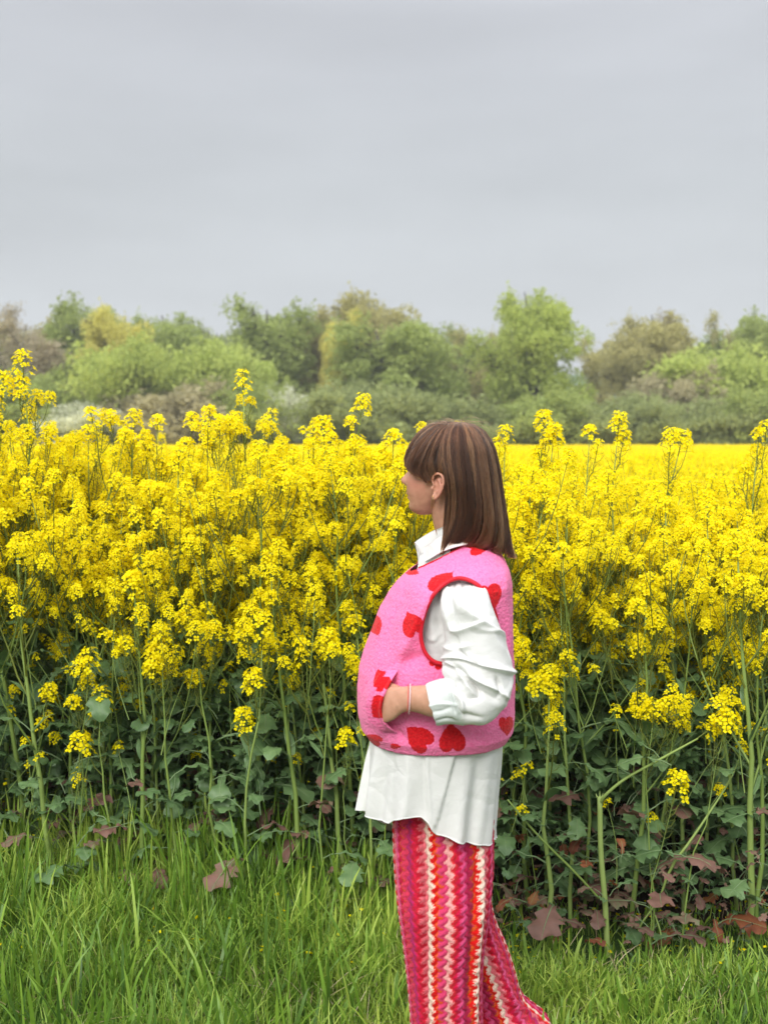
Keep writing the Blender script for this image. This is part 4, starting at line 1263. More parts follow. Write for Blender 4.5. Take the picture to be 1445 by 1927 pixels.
for i_, z in enumerate(zs):
    xf, xb, hwid = np.interp(z, hz_, hxf), np.interp(z, hz_, hxb), np.interp(z, hz_, hw_)
    xc = xb + (xf - xb) * 0.42
    fr = np.cos(t) > 0
    x = np.where(fr, xc + (xf - xc) * np.abs(np.cos(t)) ** (2 / 2.3), xc - (xc - xb) * np.abs(np.cos(t)))
    y = hwid * spow(np.sin(t), np.where(fr, 2 / 2.3, 1.0))
    nh = np.interp(z, [-.014, -.011, -.006, 0, .006, .012, .02, .028, .036], [0, .007, .015, .0190, .0172, .0130, .0075, .003, .001])
    sg = np.interp(z, [-.01, 0, .01, .03], [.0125, .0115, .0085, .007])
    add = nh * np.exp(-(y / sg) ** 2)
    add += 0.0068 * np.exp(-((z + .0300) / .0034) ** 2) * np.exp(-(y / .017) ** 2)
    add += 0.0070 * np.exp(-((z + .0405) / .0040) ** 2) * np.exp(-(y / .015) ** 2)
    add -= 0.0025 * np.exp(-((z + .0352) / .0012) ** 2) * np.exp(-(y / .02) ** 2)
    add -= 0.009 * np.exp(-((z - .028) / .010) ** 2) * np.exp(-((np.abs(y) - .030) / .013) ** 2)
    add += 0.003 * np.exp(-((z - .002) / .016) ** 2) * np.exp(-((np.abs(y) - .040) / .014) ** 2)
    x = x + np.where(fr, add, 0)
    V[i_] = np.stack([x, y, np.full(nt_, z)], 1)
parts = [capped(head(V.reshape(-1, 3)).reshape(V.shape))]
def ball(c_, r_, tr=None):
    n1, n2 = 16, 24
    th = np.linspace(0.02, PI - 0.02, n1)[:, None]; ph = (np.arange(n2) * 2 * PI / n2)[None, :]
    B = np.stack([np.sin(th) * np.cos(ph), np.sin(th) * np.sin(ph), -np.cos(th) * np.ones_like(ph)], -1) * np.asarray(r_) + np.asarray(c_)
    g = capped(B)
    if tr is not None: g.v = tr(g.v)
    return g
for sy in (1, -1):
    parts.append(ball((.0655, sy * .031, .027), (.0125,) * 3, head))
    def ear(P, sy=sy):
        P = np.asarray(P, float)
        ca, sa = math.cos(0.14), math.sin(0.14)
        e_, z_ = P[:, 0] * ca + P[:, 2] * sa * -1, P[:, 0] * sa + P[:, 2] * ca
        return head(np.stack([e_ * 1.06 - .0010, sy * (P[:, 1] + np.maximum(0, -P[:, 0]) * 0.35), z_ - .0115], 1))
    hel = catmull([(.006, .0755, .001), (.0115, .077, .013), (.009, .079, .026), (0, .080, .0315), (-.010, .080, .027), (-.0145, .080, .014), (-.0135, .079, -.002), (-.009, .078, -.015), (-.003, .077, -.025), (.003, .0755, -.028)], 40)
    parts.append(ctube(ear(hel), np.interp(np.linspace(0, 1, 40), (0, .2, .6, 1), (.0022, .0034, .0034, .003)), 10))
    ant = catmull([(.001, .076, .019), (-.0065, .078, .010), (-.0075, .078, -.003), (-.001, .077, -.013)], 20)
    parts.append(ctube(ear(ant), 0.0024, 8))
    parts.append(ball((-.001, .070, .002), (.0125, .0035, .028), ear))
    parts.append(ball((-.006, .070, .002), (.006, .006, .022), ear))
    parts.append(ball((.0015, .0735, -.023), (.0078, .0042, .0085), ear))
    parts.append(ball((.0105, .0745, -.004), (.0035, .0035, .005), ear))
# neck, chest, hips
parts.append(ctube(catmull([head((-.022, 0, -.005))[0], at(852, 965, PY), at(862, 1000, PY), at(876, 1045, PY), at(885, 1090, PY)], 20), np.interp(np.linspace(0, 1, 20), (0, .3, .6, 1), (.052, .050, .052, .07)), 32))
zz = np.linspace(TZ[4] - 0.25, TZ[-4], 60)
V = ring_grid(zz, 64)
cen = np.stack([np.full(len(zz), V[:, :, 0].mean()), np.full(len(zz), PY), zz], 1)[:, None]
V = cen * [1, 1, 1] + (V - cen) * [0.62, 0.62, 1]
parts.append(capped(V))
# arms, hand
def limb(pts, rad, n=24, s_=20): return ctube(catmull(pts, n), np.interp(np.linspace(0, 1, n), np.linspace(0, 1, len(rad)), rad), s_)
parts.append(limb([at(885, 1105, 2.40), at(888, 1130, 2.38), at(905, 1210, 2.34), at(920, 1285, 2.30)], (.034, .040, .040, .038)))
parts.append(limb([at(885, 1105, 2.60), at(870, 1150, 2.66), at(850, 1240, 2.70), at(845, 1300, 2.70)], (.050, .046, .042, .038)))
parts.append(limb([at(845, 1300, 2.70), at(790, 1315, 2.69), at(735, 1315, 2.66), at(712, 1312, 2.60)], (.038, .033, .026, .022)))
parts.append(capped(loft_px([(925, 1262, 915, 1340, 2.30, .036), (880, 1276, 880, 1352, 2.27, .036), (835, 1286, 838, 1352, 2.26, .032), (805, 1289, 808, 1348, 2.262, .029), (775, 1291, 777, 1339, 2.275, .024),
      (760, 1292, 758, 1341, 2.285, .022), (744, 1292, 740, 1355, 2.297, .020), (726, 1294, 724, 1360, 2.31, .018), (714, 1298, 712, 1357, 2.332, .014), (706, 1304, 706, 1352, 2.348, .010)], 60, 36)))
for k_, (vk, L) in enumerate(((1306, 1.0), (1320, 1.1), (1334, 1.0), (1347, 0.8))):
    parts.append(limb([at(716, vk, 2.335), at(706 , vk + 1, 2.352), at(703 - 3 * L, vk + 3, 2.372), at(703 - 5 * L, vk + 6, 2.395)], (.0092, .0085, .008, .0068), 14, 12))
parts.append(limb([at(748, 1300, 2.305), at(730, 1292, 2.325), at(718, 1291, 2.342), at(710, 1294, 2.355)], (.012, .011, .0095, .008), 14, 12))
parts.append(ball(at(751, 1327, 2.274), (.007, .004, .007)))
# legs and feet
parts.append(limb([at(840, 1500, 2.50), at(838, 1600, 2.50), at(840, 1750, 2.47), at(840, 1927, 2.45), (PB[0] - .02, 2.44, .04)], (.065, .062, .055, .045, .036), 30, 24))
parts.append(limb([at(850, 1500, 2.56), at(855, 1600, 2.58), at(875, 1750, 2.60), at(925, 1900, 2.61), (PB[0] + .16, 2.62, .04)], (.065, .060, .050, .040, .034), 30, 24))
for fx, fy in ((PB[0] - .06, 2.44), (PB[0] + .11, 2.62)):
    parts.append(ball((fx, fy, .035), (.12, .042, .034)))
raw = merge(parts)
tmp = bpy.data.objects.new('body_tmp', make_mesh('body_tmp', Geo(raw.v - PB, raw.f), M_SKIN))
COL.objects.link(tmp)
md = tmp.modifiers.new('remesh', 'REMESH'); md.mode = 'VOXEL'; md.voxel_size = 0.0024; md.use_smooth_shade = True
md2 = tmp.modifiers.new('smooth', 'SMOOTH'); md2.factor = 0.5; md2.iterations = 2
bpy.context.view_layer.update()
dg = bpy.context.evaluated_depsgraph_get()
bme = bpy.data.meshes.new_from_object(tmp.evaluated_get(dg))
bpy.data.objects.remove(tmp)
bme.name = 'body'
n = len(bme.vertices)
co = np.empty(n * 3, np.float32); bme.vertices.foreach_get('co', co); co = co.reshape(-1, 3) + PB
d = co - HC
hx, hy, hzv = d @ FWD, d @ LFT, d[:, 2]
lips = np.exp(-((hzv + .0355) / .0075) ** 4) * np.exp(-((np.abs(hy)) / .021) ** 4) * (hx > .07)
blush = 0.5 * np.exp(-(((hzv + .006) / .022) ** 2 + ((np.abs(hy) - .048) / .02) ** 2)) * (hx > .03)
blush += 0.4 * np.exp(-((hx - .104) / .012) ** 2 - (hzv / .012) ** 2) + 0.45 * (np.exp(-((hx + .01) / .02) ** 2 - ((hzv + .012) / .035) ** 2) * (np.abs(hy) > .072))
for nm, val in (('lips', lips * .8), ('blush', np.clip(blush, 0, 1)), ('tone', np.full(n, .5))):
    a = bme.attributes.new(nm, 'FLOAT', 'POINT'); a.data.foreach_set('value', val.astype(np.float32))
bme.materials.clear(); bme.materials.append(M_SKIN)
body = link('body', bme, person)
# eyelashes and brow of the near eye
G = []
for sy in (1, -1):
    for k_ in range(9):
        f = k_ / 8
        p0 = head((.0775 - .006 * abs(f - .5) * 2, sy * (.021 + .020 * f), .0275))[0]
        p1 = head((.0860 - .006 * abs(f - .5) * 2, sy * (.020 + .026 * f), .0265))[0]
        p2 = head((.0905 - .006 * abs(f - .5) * 2, sy * (.020 + .029 * f), .0295))[0]
        G.append(tube([p0, p1, p2], (.0007, .0006, .0002), 4))
    G.append(tube(catmull(head([(.083, sy * .012, .044), (.087, sy * .025, .049), (.080, sy * .042, .048)]), 8), (.001, .002, .002, .002, .002, .0015, .001, .0005), 5))
pl('eyelashes', merge(G), M_LASH)

# ---------------------------------------------------------------- shirt: tails, collar, sleeves
SHZ1 = TZ[4] + 0.02
HEM = np.array([(640, 1526), (668, 1526), (690, 1528), (707, 1542), (729, 1550), (741, 1544), (763, 1538), (792, 1539), (805, 1550), (813, 1567), (816, 1574), (837, 1579), (866, 1590), (894, 1592), (922, 1590), (938, 1579), (980, 1570)], float)
nt_, ns = 360, 110
t = np.arange(nt_) * 2 * PI / nt_
V = np.zeros((ns, nt_, 3))
zt = TZ[4] + 0.03
for j_ in range(nt_):
    near = math.sin(t[j_])
    uj = 815 - 130 * math.cos(t[j_])
    Yj = PY - 0.165 * near
    vh = np.interp(uj, HEM[:, 0], HEM[:, 1])
    zh = at(uj, vh, Yj)[2]
    if near < 0: zh = zh * (1 + near * 0.0)
    V[:, j_, 2] = np.linspace(zt, zh, ns)
for i_ in range(ns):
    z = V[i_, :, 2]
    dz = np.clip((zt - z) / 0.22, 0, 1.3)
    xf = at(699, 1390, PY)[0] + (at(690, 1528, PY)[0] - at(699, 1390, PY)[0]) * dz
    xb = at(952, 1390, PY)[0] + (at(936, 1585, PY)[0] - at(952, 1390, PY)[0]) * dz
    bb = 0.168 - 0.006 * dz
    V[i_, :, 0] = (xf + xb) / 2 - (xb - xf) / 2 * spow(np.cos(t), 2 / 2.3)
    V[i_, :, 1] = PY - bb * spow(np.sin(t), 2 / 2.3)
N = normals(V)
f = np.linspace(0, 1, ns)[:, None]
s_arc = t[None, :]
disp = f * (0.010 * np.sin(s_arc * 9 + 1.0) + 0.006 * np.sin(s_arc * 17 + 2 + 2 * f)) * (0.4 + 0.6 * np.sin(s_arc * 2.3) ** 2)
P = V.reshape(-1, 3)
uu, vv = project(P)
nearm = (np.sin(t)[None, :] > -0.1) * np.ones((ns, 1))
xl = np.interp(vv, (1400, 1417, 1539, 1574), (862, 859, 826, 814))
back = 1 / (1 + np.exp(-(uu - xl) / 0.7))
dd = disp.ravel() + nearm.ravel() * (0.009 * back * (0.4 + 0.6 * np.exp(-np.maximum(uu - xl, 0) / 60)))
dd += nearm.ravel() * folds(P, [([(796, 1395), (797, 1470), (801, 1545)], 5, 0.004, 0.7), ([(803, 1395), (806, 1470), (812, 1550)], 3, -0.004, 0),
      ([(740, 1400), (735, 1470), (728, 1545)], 12, 0.007, 0.5), ([(712, 1410), (705, 1470), (700, 1530)], 7, -0.005, 0), ([(900, 1420), (905, 1500), (900, 1585)], 18, 0.006, 0.4), ([(765, 1400), (768, 1460), (765, 1530)], 9, -0.005, 0)])
P = P + N.reshape(-1, 3) * dd[:, None]
P += N.reshape(-1, 3) * (0.0012 * vnoise(P, (30, 30, 14), 5))[:, None]
shirt = pl('shirt', Geo(P, grid_faces(ns, nt_)), M_COTTON)
# hem stitching roll, a child of the shirt
hemline = P.reshape(ns, nt_, 3)[-1]
hg = tube(np.concatenate([hemline, hemline[:1]]), 0.0016, 5, cap=False)
pl('hem', hg, M_COTTON, parent=shirt)
# the far front edge of the open shirt
Q = []
for q in np.linspace(0, 1, 24):
    v = 1400 + 126 * q
    ul = np.interp(v, (1400, 1430, 1480, 1526), (695, 687, 677, 668)); ur = np.interp(v, (1400, 1526), (712, 698))
    for s in np.linspace(0, 1, 10):
        p = at(ul + (ur - ul) * s, v - 3 * s * (q > .95), PY - 0.01 - 0.02 * s); p[1] += 0.004 * math.sin(s * 7 + q * 2)
        Q.append(p)
pl('placket', Geo(Q, grid_faces(24, 10, False)), M_COTTON, parent=shirt)
# shirt body under the vest, seen in the armhole and at the neck
zz = np.linspace(TZ[6], at(800, 1034, PY)[2], 110)
V = even(ring_grid(zz, 200, -0.030 + 0.021 * np.clip((np.linspace(0, 1, 110) - 0.85) / 0.15, 0, 1)))
P = V.reshape(-1, 3)
nn = normals(V).reshape(-1, 3)
P = P + nn * (0.004 * vnoise(P, (22, 22, 30), 8) + 0.002 * vnoise(P, 60, 9))[:, None]
P += nn * folds(P, [([(815, 1130), (812, 1180), (822, 1215)], 5, 0.006, 0.3), ([(830, 1190), (815, 1205), (805, 1200)], 4, 0.005, 0.3), ([(822, 1110), (825, 1160), (832, 1200)], 4, -0.006, 0)])[:, None]
pl('shirt_body', Geo(P, grid_faces(110, 200)), M_COTTON, parent=shirt)
# collar
def sheet(rows, n1=14, n2=20, thick=0.0025, jit=0.0):
    """rows: polylines of (u, v, Y); a doubled cloth sheet through them."""
    R = np.array([catmull([at(*p) for p in row], n2) for row in rows])
    R = catmull(R.reshape(len(rows), -1), n1).reshape(n1, n2, 3)
    nrm = normals(R, False)
    if jit: R = R + nrm * (jit * vnoise(R.reshape(-1, 3), 40, 3)).reshape(n1, n2, 1)
    A, B = R + nrm * thick / 2, R - nrm * thick / 2
    F = grid_faces(n1, n2, False)
    k_ = n1 * n2
    e_ = [i for i in range(n2)] + [i * n2 + n2 - 1 for i in range(1, n1)] + [(n1 - 1) * n2 + i for i in range(n2 - 2, -1, -1)] + [i * n2 for i in range(n1 - 2, 0, -1)]
    e2 = e_[1:] + e_[:1]
    E = [(a, b_, b_ + k_, a + k_) for a, b_ in zip(e_, e2)]
    return Geo(np.concatenate([A.reshape(-1, 3), B.reshape(-1, 3)]), np.concatenate([F, F[:, ::-1] + k_, np.array(E)]))
near_leaf = sheet([[(797.5, 1031, 2.462), (798, 1044, 2.458), (799, 1057, 2.452)],
                   [(812, 1021, 2.445), (813, 1034, 2.440), (814, 1049, 2.432)],
                   [(830, 1008, 2.432), (831, 1022, 2.424), (831, 1039, 2.415)],
                   [(850, 1000, 2.425), (853, 1014, 2.415), (855, 1030, 2.405)],
                   [(880, 996, 2.43), (885, 1010, 2.42), (890, 1022, 2.41)]], jit=0.0006)
far_leaf = sheet([[(822, 995, 2.50), (823, 1008, 2.495), (825, 1030, 2.49)],
                  [(803, 1006, 2.51), (806, 1020, 2.50), (808, 1045, 2.49)],
                  [(782, 1019, 2.515), (785, 1032, 2.505), (790, 1050, 2.50)],
                  [(783, 1022, 2.50), (789, 1042, 2.49), (787, 1062, 2.48)]], jit=0.001)
band = sheet([[(822, 996, 2.455), (826, 1035, 2.45)], [(838, 990, 2.44), (846, 1030, 2.43)], [(870, 984, 2.435), (880, 1020, 2.43)], [(905, 985, 2.47), (912, 1018, 2.46)], [(912, 985, 2.53), (918, 1018, 2.54)], [(870, 984, 2.57), (880, 1020, 2.575)], [(826, 996, 2.55), (830, 1035, 2.56)]], 40, 8)
inner = sheet([[(790, 1045, 2.49), (786, 1070, 2.48)], [(805, 1035, 2.47), (800, 1075, 2.455)], [(822, 1026, 2.45), (820, 1072, 2.425)], [(845, 1018, 2.43), (848, 1062, 2.40)]], 20, 10)
pl('collar', merge([near_leaf, far_leaf, band, inner]), M_COTTON, parent=shirt)

# near sleeve
SEC = [(852, 1072, 894, 1078, 2.43, .030), (840, 1091, 905, 1095, 2.385, .042), (830, 1112, 914, 1108, 2.335, .052), (828, 1138, 924, 1135, 2.30, .060), (834, 1172, 933, 1160, 2.292, .062), (838, 1205, 944, 1195, 2.288, .062),
       (834, 1236, 953, 1232, 2.285, .062), (830, 1256, 962, 1268, 2.28, .062), (836, 1272, 964, 1300, 2.275, .060), (846, 1282, 946, 1334, 2.27, .058), (853, 1284, 914, 1362, 2.265, .055),
       (848, 1279, 880, 1361, 2.262, .050), (843, 1277, 858, 1357, 2.26, .045)]
V = loft_px(SEC, 240, 260, 2.15)
N = normals(V)
P = V.reshape(-1, 3); NR = N.reshape(-1, 3)
FL = [([(846, 1110), (866, 1140), (900, 1165), (940, 1190)], 6, 0.012, 0.8),
      ([(838, 1150), (850, 1185), (880, 1180), (905, 1170)], 5, 0.008, 0.5),
      ([(850, 1125), (852, 1155), (845, 1185)], 8, -0.006, 0),
      ([(858, 1200), (864, 1225), (890, 1245), (905, 1250)], 5, -0.010, 0.6),
      ([(834, 1240), (865, 1238), (905, 1252), (940, 1262), (966, 1268)], 5, 0.014, -0.5),
      ([(838, 1252), (866, 1262), (895, 1290), (902, 1312), (885, 1316)], 5, -0.012, 0.4),
      ([(842, 1246), (862, 1262), (874, 1280), (890, 1300)], 4, 0.010, 0.3),
      ([(870, 1268), (905, 1285), (935, 1300), (955, 1314)], 5, 0.010, -0.4),
      ([(872, 1280), (905, 1300), (935, 1318)], 6, -0.007, 0),
      ([(935, 1275), (940, 1290), (938, 1308)], 4, -0.010, 0.5),
      ([(848, 1300), (868, 1320), (872, 1340)], 4, 0.008, 0.3),
      ([(856, 1335), (880, 1345), (905, 1350)], 5, -0.006, 0),
      ([(872, 1095), (870, 1110), (874, 1125)], 3, -0.005, 0), ([(888, 1100), (892, 1120)], 3, -0.004, 0), ([(856, 1096), (853, 1112)], 3, -0.004, 0),
      ([(925, 1195), (945, 1225), (956, 1250)], 6, 0.006, 0.3), ([(880, 1130), (905, 1140), (925, 1160)], 5, -0.006, 0),
      ([(832, 1215), (850, 1222), (880, 1215)], 5, 0.006, 0.2)]
P = P + NR * (1.15 * folds(P, FL) + 0.004 * vnoise(P, 15, 15) + 0.0010 * vnoise(P, 50, 16))[:, None]
ridg = 1 - np.abs(vnoise(P * (1, 1, 1.3), 13, 18))
P = P + NR * (0.004 * np.clip(ridg - 0.75, 0, 1) / 0.25)[:, None]
sl_ = pl('sleeve', Geo(P, grid_faces(240, 260)), M_COTTON, parent=shirt)
# the loop of loose cloth behind the elbow and its tip
flap = sheet([[(925, 1262, 2.28), (945, 1262, 2.275), (963, 1268, 2.285)], [(930, 1280, 2.262), (948, 1284, 2.262), (965, 1284, 2.29)], [(934, 1300, 2.258), (945, 1304, 2.262), (956, 1303, 2.29)],
              [(925, 1322, 2.262), (938, 1318, 2.268), (953, 1315, 2.29)]], 24, 20, 0.002, 0.001)
pl('sleeve_fold', flap, M_COTTON, parent=shirt)
# turned-up cuff
V = loft_px([(852, 1273, 872, 1364, 2.258, .047), (838, 1276, 852, 1361, 2.256, .046), (820, 1281, 838, 1362, 2.256, .043), (803, 1287, 823, 1363, 2.256, .041), (800, 1292, 821, 1361, 2.256, .040),
             (804, 1295, 823, 1358, 2.258, .036), (825, 1290, 838, 1352, 2.262, .034)], 90, 160, 2.3)
N = normals(V).reshape(-1, 3); P = V.reshape(-1, 3)
P = P + N * (folds(P, [([(802, 1330), (825, 1324), (850, 1325), (862, 1326)], 3, 0.004, 0.5), ([(808, 1340), (830, 1338), (846, 1332)], 3, -0.004, 0), ([(850, 1290), (852, 1310), (862, 1340)], 3, 0.005, 0.2), ([(846, 1290), (848, 1312), (856, 1340)], 2.5, -0.005, 0),
      ([(822, 1356), (842, 1352), (858, 1358)], 2.5, -0.005, 0)]) + 0.0015 * vnoise(P, 45, 21))[:, None]
pl('cuff', Geo(P, grid_faces(90, 160)), M_CUFF, parent=shirt)
# far sleeve, hidden from here
V = loft_px([(840, 1092, 906, 1098, 2.66, .05), (828, 1138, 915, 1135, 2.70, .058), (815, 1205, 900, 1195, 2.73, .058), (800, 1270, 890, 1290, 2.74, .055), (780, 1280, 830, 1350, 2.74, .05), (760, 1284, 775, 1345, 2.73, .04)], 60, 60)
P = V.reshape(-1, 3); P = P + normals(V).reshape(-1, 3) * (0.006 * vnoise(P, 20, 15))[:, None]
pl('sleeve', Geo(P, grid_faces(60, 60)), M_COTTON, parent=shirt)

# ---------------------------------------------------------------- vest
HEARTS = [  # u, v, half size px, angle (degrees, 0 = upright), stretch
    (775, 1072, 13, 60, 0.8), (906, 1024, 24, 115, 0.62), (834, 1097, 24, 140, 0.9), (921, 1126, 23, 10, 0.9), (774, 1173, 21, 205, 0.95), (704, 1178, 17, 20, 0.8), (716, 1279, 19, 200, 0.85),
    (722, 1329, 21, 95, 0.9), (786, 1388, 25, 230, 0.85), (850, 1388, 24, 185, 0.95), (953, 1367, 16, 5, 0.8), (702, 1391, 14, 240, 0.6), (824, 1243, 14, 150, 0.9), (745, 1405, 9, 90, 0.5)]
def heart_mask(P):
    u, v = project(P)
    j1 = 1.2 * vnoise(P, 300, 41); j2 = 1.2 * vnoise(P, 300, 42)
    m_ = np.full(len(P), -9.0)
    near = P[:, 1] < PY + 0.03
    for (cu, cv, s, ang, st) in HEARTS:
        s = s * 1.14
        a = math.radians(ang)
        dx, dy = (u + j1 - cu) / s, -(v + j2 - cv) / s
        x = (dx * math.cos(a) + dy * math.sin(a)) / st; y = (-dx * math.sin(a) + dy * math.cos(a)) + 0.12
        fv = (1.02 * x) ** 2 + (1.12 * y - 0.72 * np.sqrt(np.abs(x)) + 0.12) ** 2 - 1
        m_ = np.where(near, np.maximum(m_, -fv * 3), m_)
    # back and far side: hearts laid over the cloth in rows
    for k_ in range(26):
        az = k_ * 2.39996; z0 = TZ[4] + 0.05 + 0.40 * ((k_ * 0.37) % 1)
        if math.sin(az) > -0.15: continue
        cx = (TXF[8] + TXB[8]) / 2 - 0.18 * math.cos(az); cy = PY - 0.19 * math.sin(az)
        tx = np.array((math.sin(az), -math.cos(az)))
        x = ((P[:, 0] - cx) * tx[0] + (P[:, 1] - cy) * tx[1]) / 0.026; y = (P[:, 2] - z0) / 0.026
        ok = np.hypot(P[:, 0] - cx, P[:, 1] - cy) < 0.06
        a = k_ * 1.7; x, y = x * math.cos(a) + y * math.sin(a), -x * math.sin(a) + y * math.cos(a)
        fv = (x * x + y * y - 1) ** 3 - x * x * y ** 3
        m_ = np.where(ok & ~near, np.maximum(m_, -fv * 3), m_)
    return np.clip(0.5 + m_, 0, 1)
VF = [([(806, 1120), (790, 1165), (768, 1215), (742, 1262)], 12, 0.010, 0.3), ([(800, 1235), (770, 1240), (745, 1250)], 14, -0.008, 0), ([(760, 1110), (735, 1160), (722, 1220)], 14, -0.005, 0),
      ([(945, 1080), (952, 1180), (955, 1300)], 9, 0.006, 0), ([(890, 1385), (905, 1360), (935, 1345)], 10, -0.004, 0), ([(745, 1374), (760, 1390)], 6, -0.005, 0), ([(700, 1300), (705, 1350), (720, 1385)], 10, 0.005, 0)]
def fleece(P, N_):
    return P + N_ * (0.0007 * vnoise(P, 230, 51) + 0.0006 * vnoise(P, 420, 52) + 0.0022 * vnoise(P, 16, 53) + 0.005 * vnoise(P * (1, 1, 0.6), 8, 54))[:, None]
z_top = TZ[-2]
zz = np.linspace(TZ[3], z_top, 220)
roll = [(TZ[3] + 0.030, -0.010), (TZ[3] + 0.012, -0.009), (TZ[3] + 0.001, -0.008), (TZ[3] - 0.004, -0.004), (TZ[3] - 0.004, -0.001)]
zl = np.array([q[0] for q in roll] + list(zz)); of = np.array([q[1] for q in roll] + [0.0] * len(zz))
NT = 440
V = even(ring_grid(zl, NT, of))
N = normals(V); P = V.reshape(-1, 3); NR = N.reshape(-1, 3)
near = P[:, 1] < PY
P = P + NR * (1.5 * folds(P, VF) * near)[:, None]
P2 = fleece(P, NR)
F = grid_faces(len(zl), NT)
# armholes and neckline
AH = catmull([(868, 1088), (842, 1095), (818, 1116), (801, 1148), (792, 1188), (796, 1218), (808, 1238), (828, 1248), (866, 1250), (908, 1232), (931, 1195), (934, 1168), (922, 1130), (899, 1101)], 120, closed=True)
ah_w = []
for u, v in AH:
    Y = 2.33
    for _ in range(4):
        p = at(u, v, Y); Y = float(surf_y(p[0], p[2]))
    ah_w.append(at(u, v, Y))
ah_w = np.array(ah_w)
def inside(px, pz, poly):
    c_ = np.zeros(len(px), bool)
    j_ = len(poly) - 1
    for i_ in range(len(poly)):
        xi, zi, xj, zj = poly[i_][0], poly[i_][1], poly[j_][0], poly[j_][1]
        m_ = ((zi > pz) != (zj > pz)) & (px < (xj - xi) * (pz - zi) / (zj - zi + 1e-12) + xi)
        c_ ^= m_; j_ = i_
    return c_
fc = P[F].mean(1)
hole = inside(fc[:, 0], fc[:, 2], ah_w[:, [0, 2]])
xn0, zn0 = at(786, 1064, PY)[[0, 2]]; xn1, zn1 = at(905, 1000, PY)[[0, 2]]
neck = fc[:, 2] > zn0 + (fc[:, 0] - xn0) * (zn1 - zn0) / (xn1 - xn0)
keep = ~hole & ~neck
vest = pl('vest', Geo(P2, F[keep]), M_FLEECE, {'heart': heart_mask(P)})
pp = ah_w.copy(); pp[:, 1] -= 0.002
far = pp.copy(); far[:, 1] = 2 * PY - far[:, 1]
for q in (pp, far):
    q2 = np.concatenate([q, q[:2]])
    pl('armhole_piping', tube(q2, 0.0046, 10, cap=False), M_PIPE, parent=vest)
# neckline piping
xs = np.linspace(xn0 - 0.0, xn1 + 0.03, 60)
def nline(sgn):
    o_ = []
    for x in xs:
        z = zn0 + (x - xn0) * (zn1 - zn0) / (xn1 - xn0)
        y = float(surf_y(x, z)); o_.append((x, PY + sgn * (y - PY), z))
    return np.array(o_)
for sgn in (1, -1): pl('neck_piping', tube(nline(sgn), 0.0022, 6), M_PIPE, parent=vest)
# pocket flap standing off the vest, with its rolled edge
EDG = catmull([(748, 1263), (740, 1282), (731, 1305), (727, 1328), (731, 1352), (745, 1376)], 60)
rows = []
for q in range(60):
    fq = q / 59
    row = []
    for s in np.linspace(0, 1, 34):
        u = EDG[q][0] - 50 * (1 - s); v = EDG[q][1] + 4 * (1 - s) * math.sin(PI * fq)
        Y = 2.36
        for _ in range(3):
            p = at(u, v, Y); Y = float(surf_y(p[0], p[2]))
        n_ = np.array((-0.35, -1, 0)); n_ /= np.linalg.norm(n_)
        off = 0.0005 + 0.046 * (s ** 0.9) * math.sin(PI * min(max(fq * 0.96 + 0.02, 0), 1)) ** 0.65
        row.append(at(u, v, Y) + n_ * off)
    rows.append(row)
V = np.array(rows)
# roll the edge inward
last = V[:, -1]
V = np.concatenate([V, (last + np.array((0.004, 0.003, 0)))[:, None], (last + np.array((0.003, 0.009, 0)))[:, None], (last + np.array((-0.008, 0.011, 0)))[:, None], (last + np.array((-0.03, 0.010, 0)))[:, None]], 1)
N = -normals(V, False)
if (N[..., 1].mean() > 0): N = -N
P = V.reshape(-1, 3)
P += N.reshape(-1, 3) * (folds(P, [([(728, 1268), (716, 1298), (712, 1330), (718, 1360)], 4, -0.003, 0)]))[:, None]
pl('pocket', Geo(fleece(P, N.reshape(-1, 3)), grid_faces(60, V.shape[1], False)), M_FLEECE, {'heart': heart_mask(P)}, parent=vest)

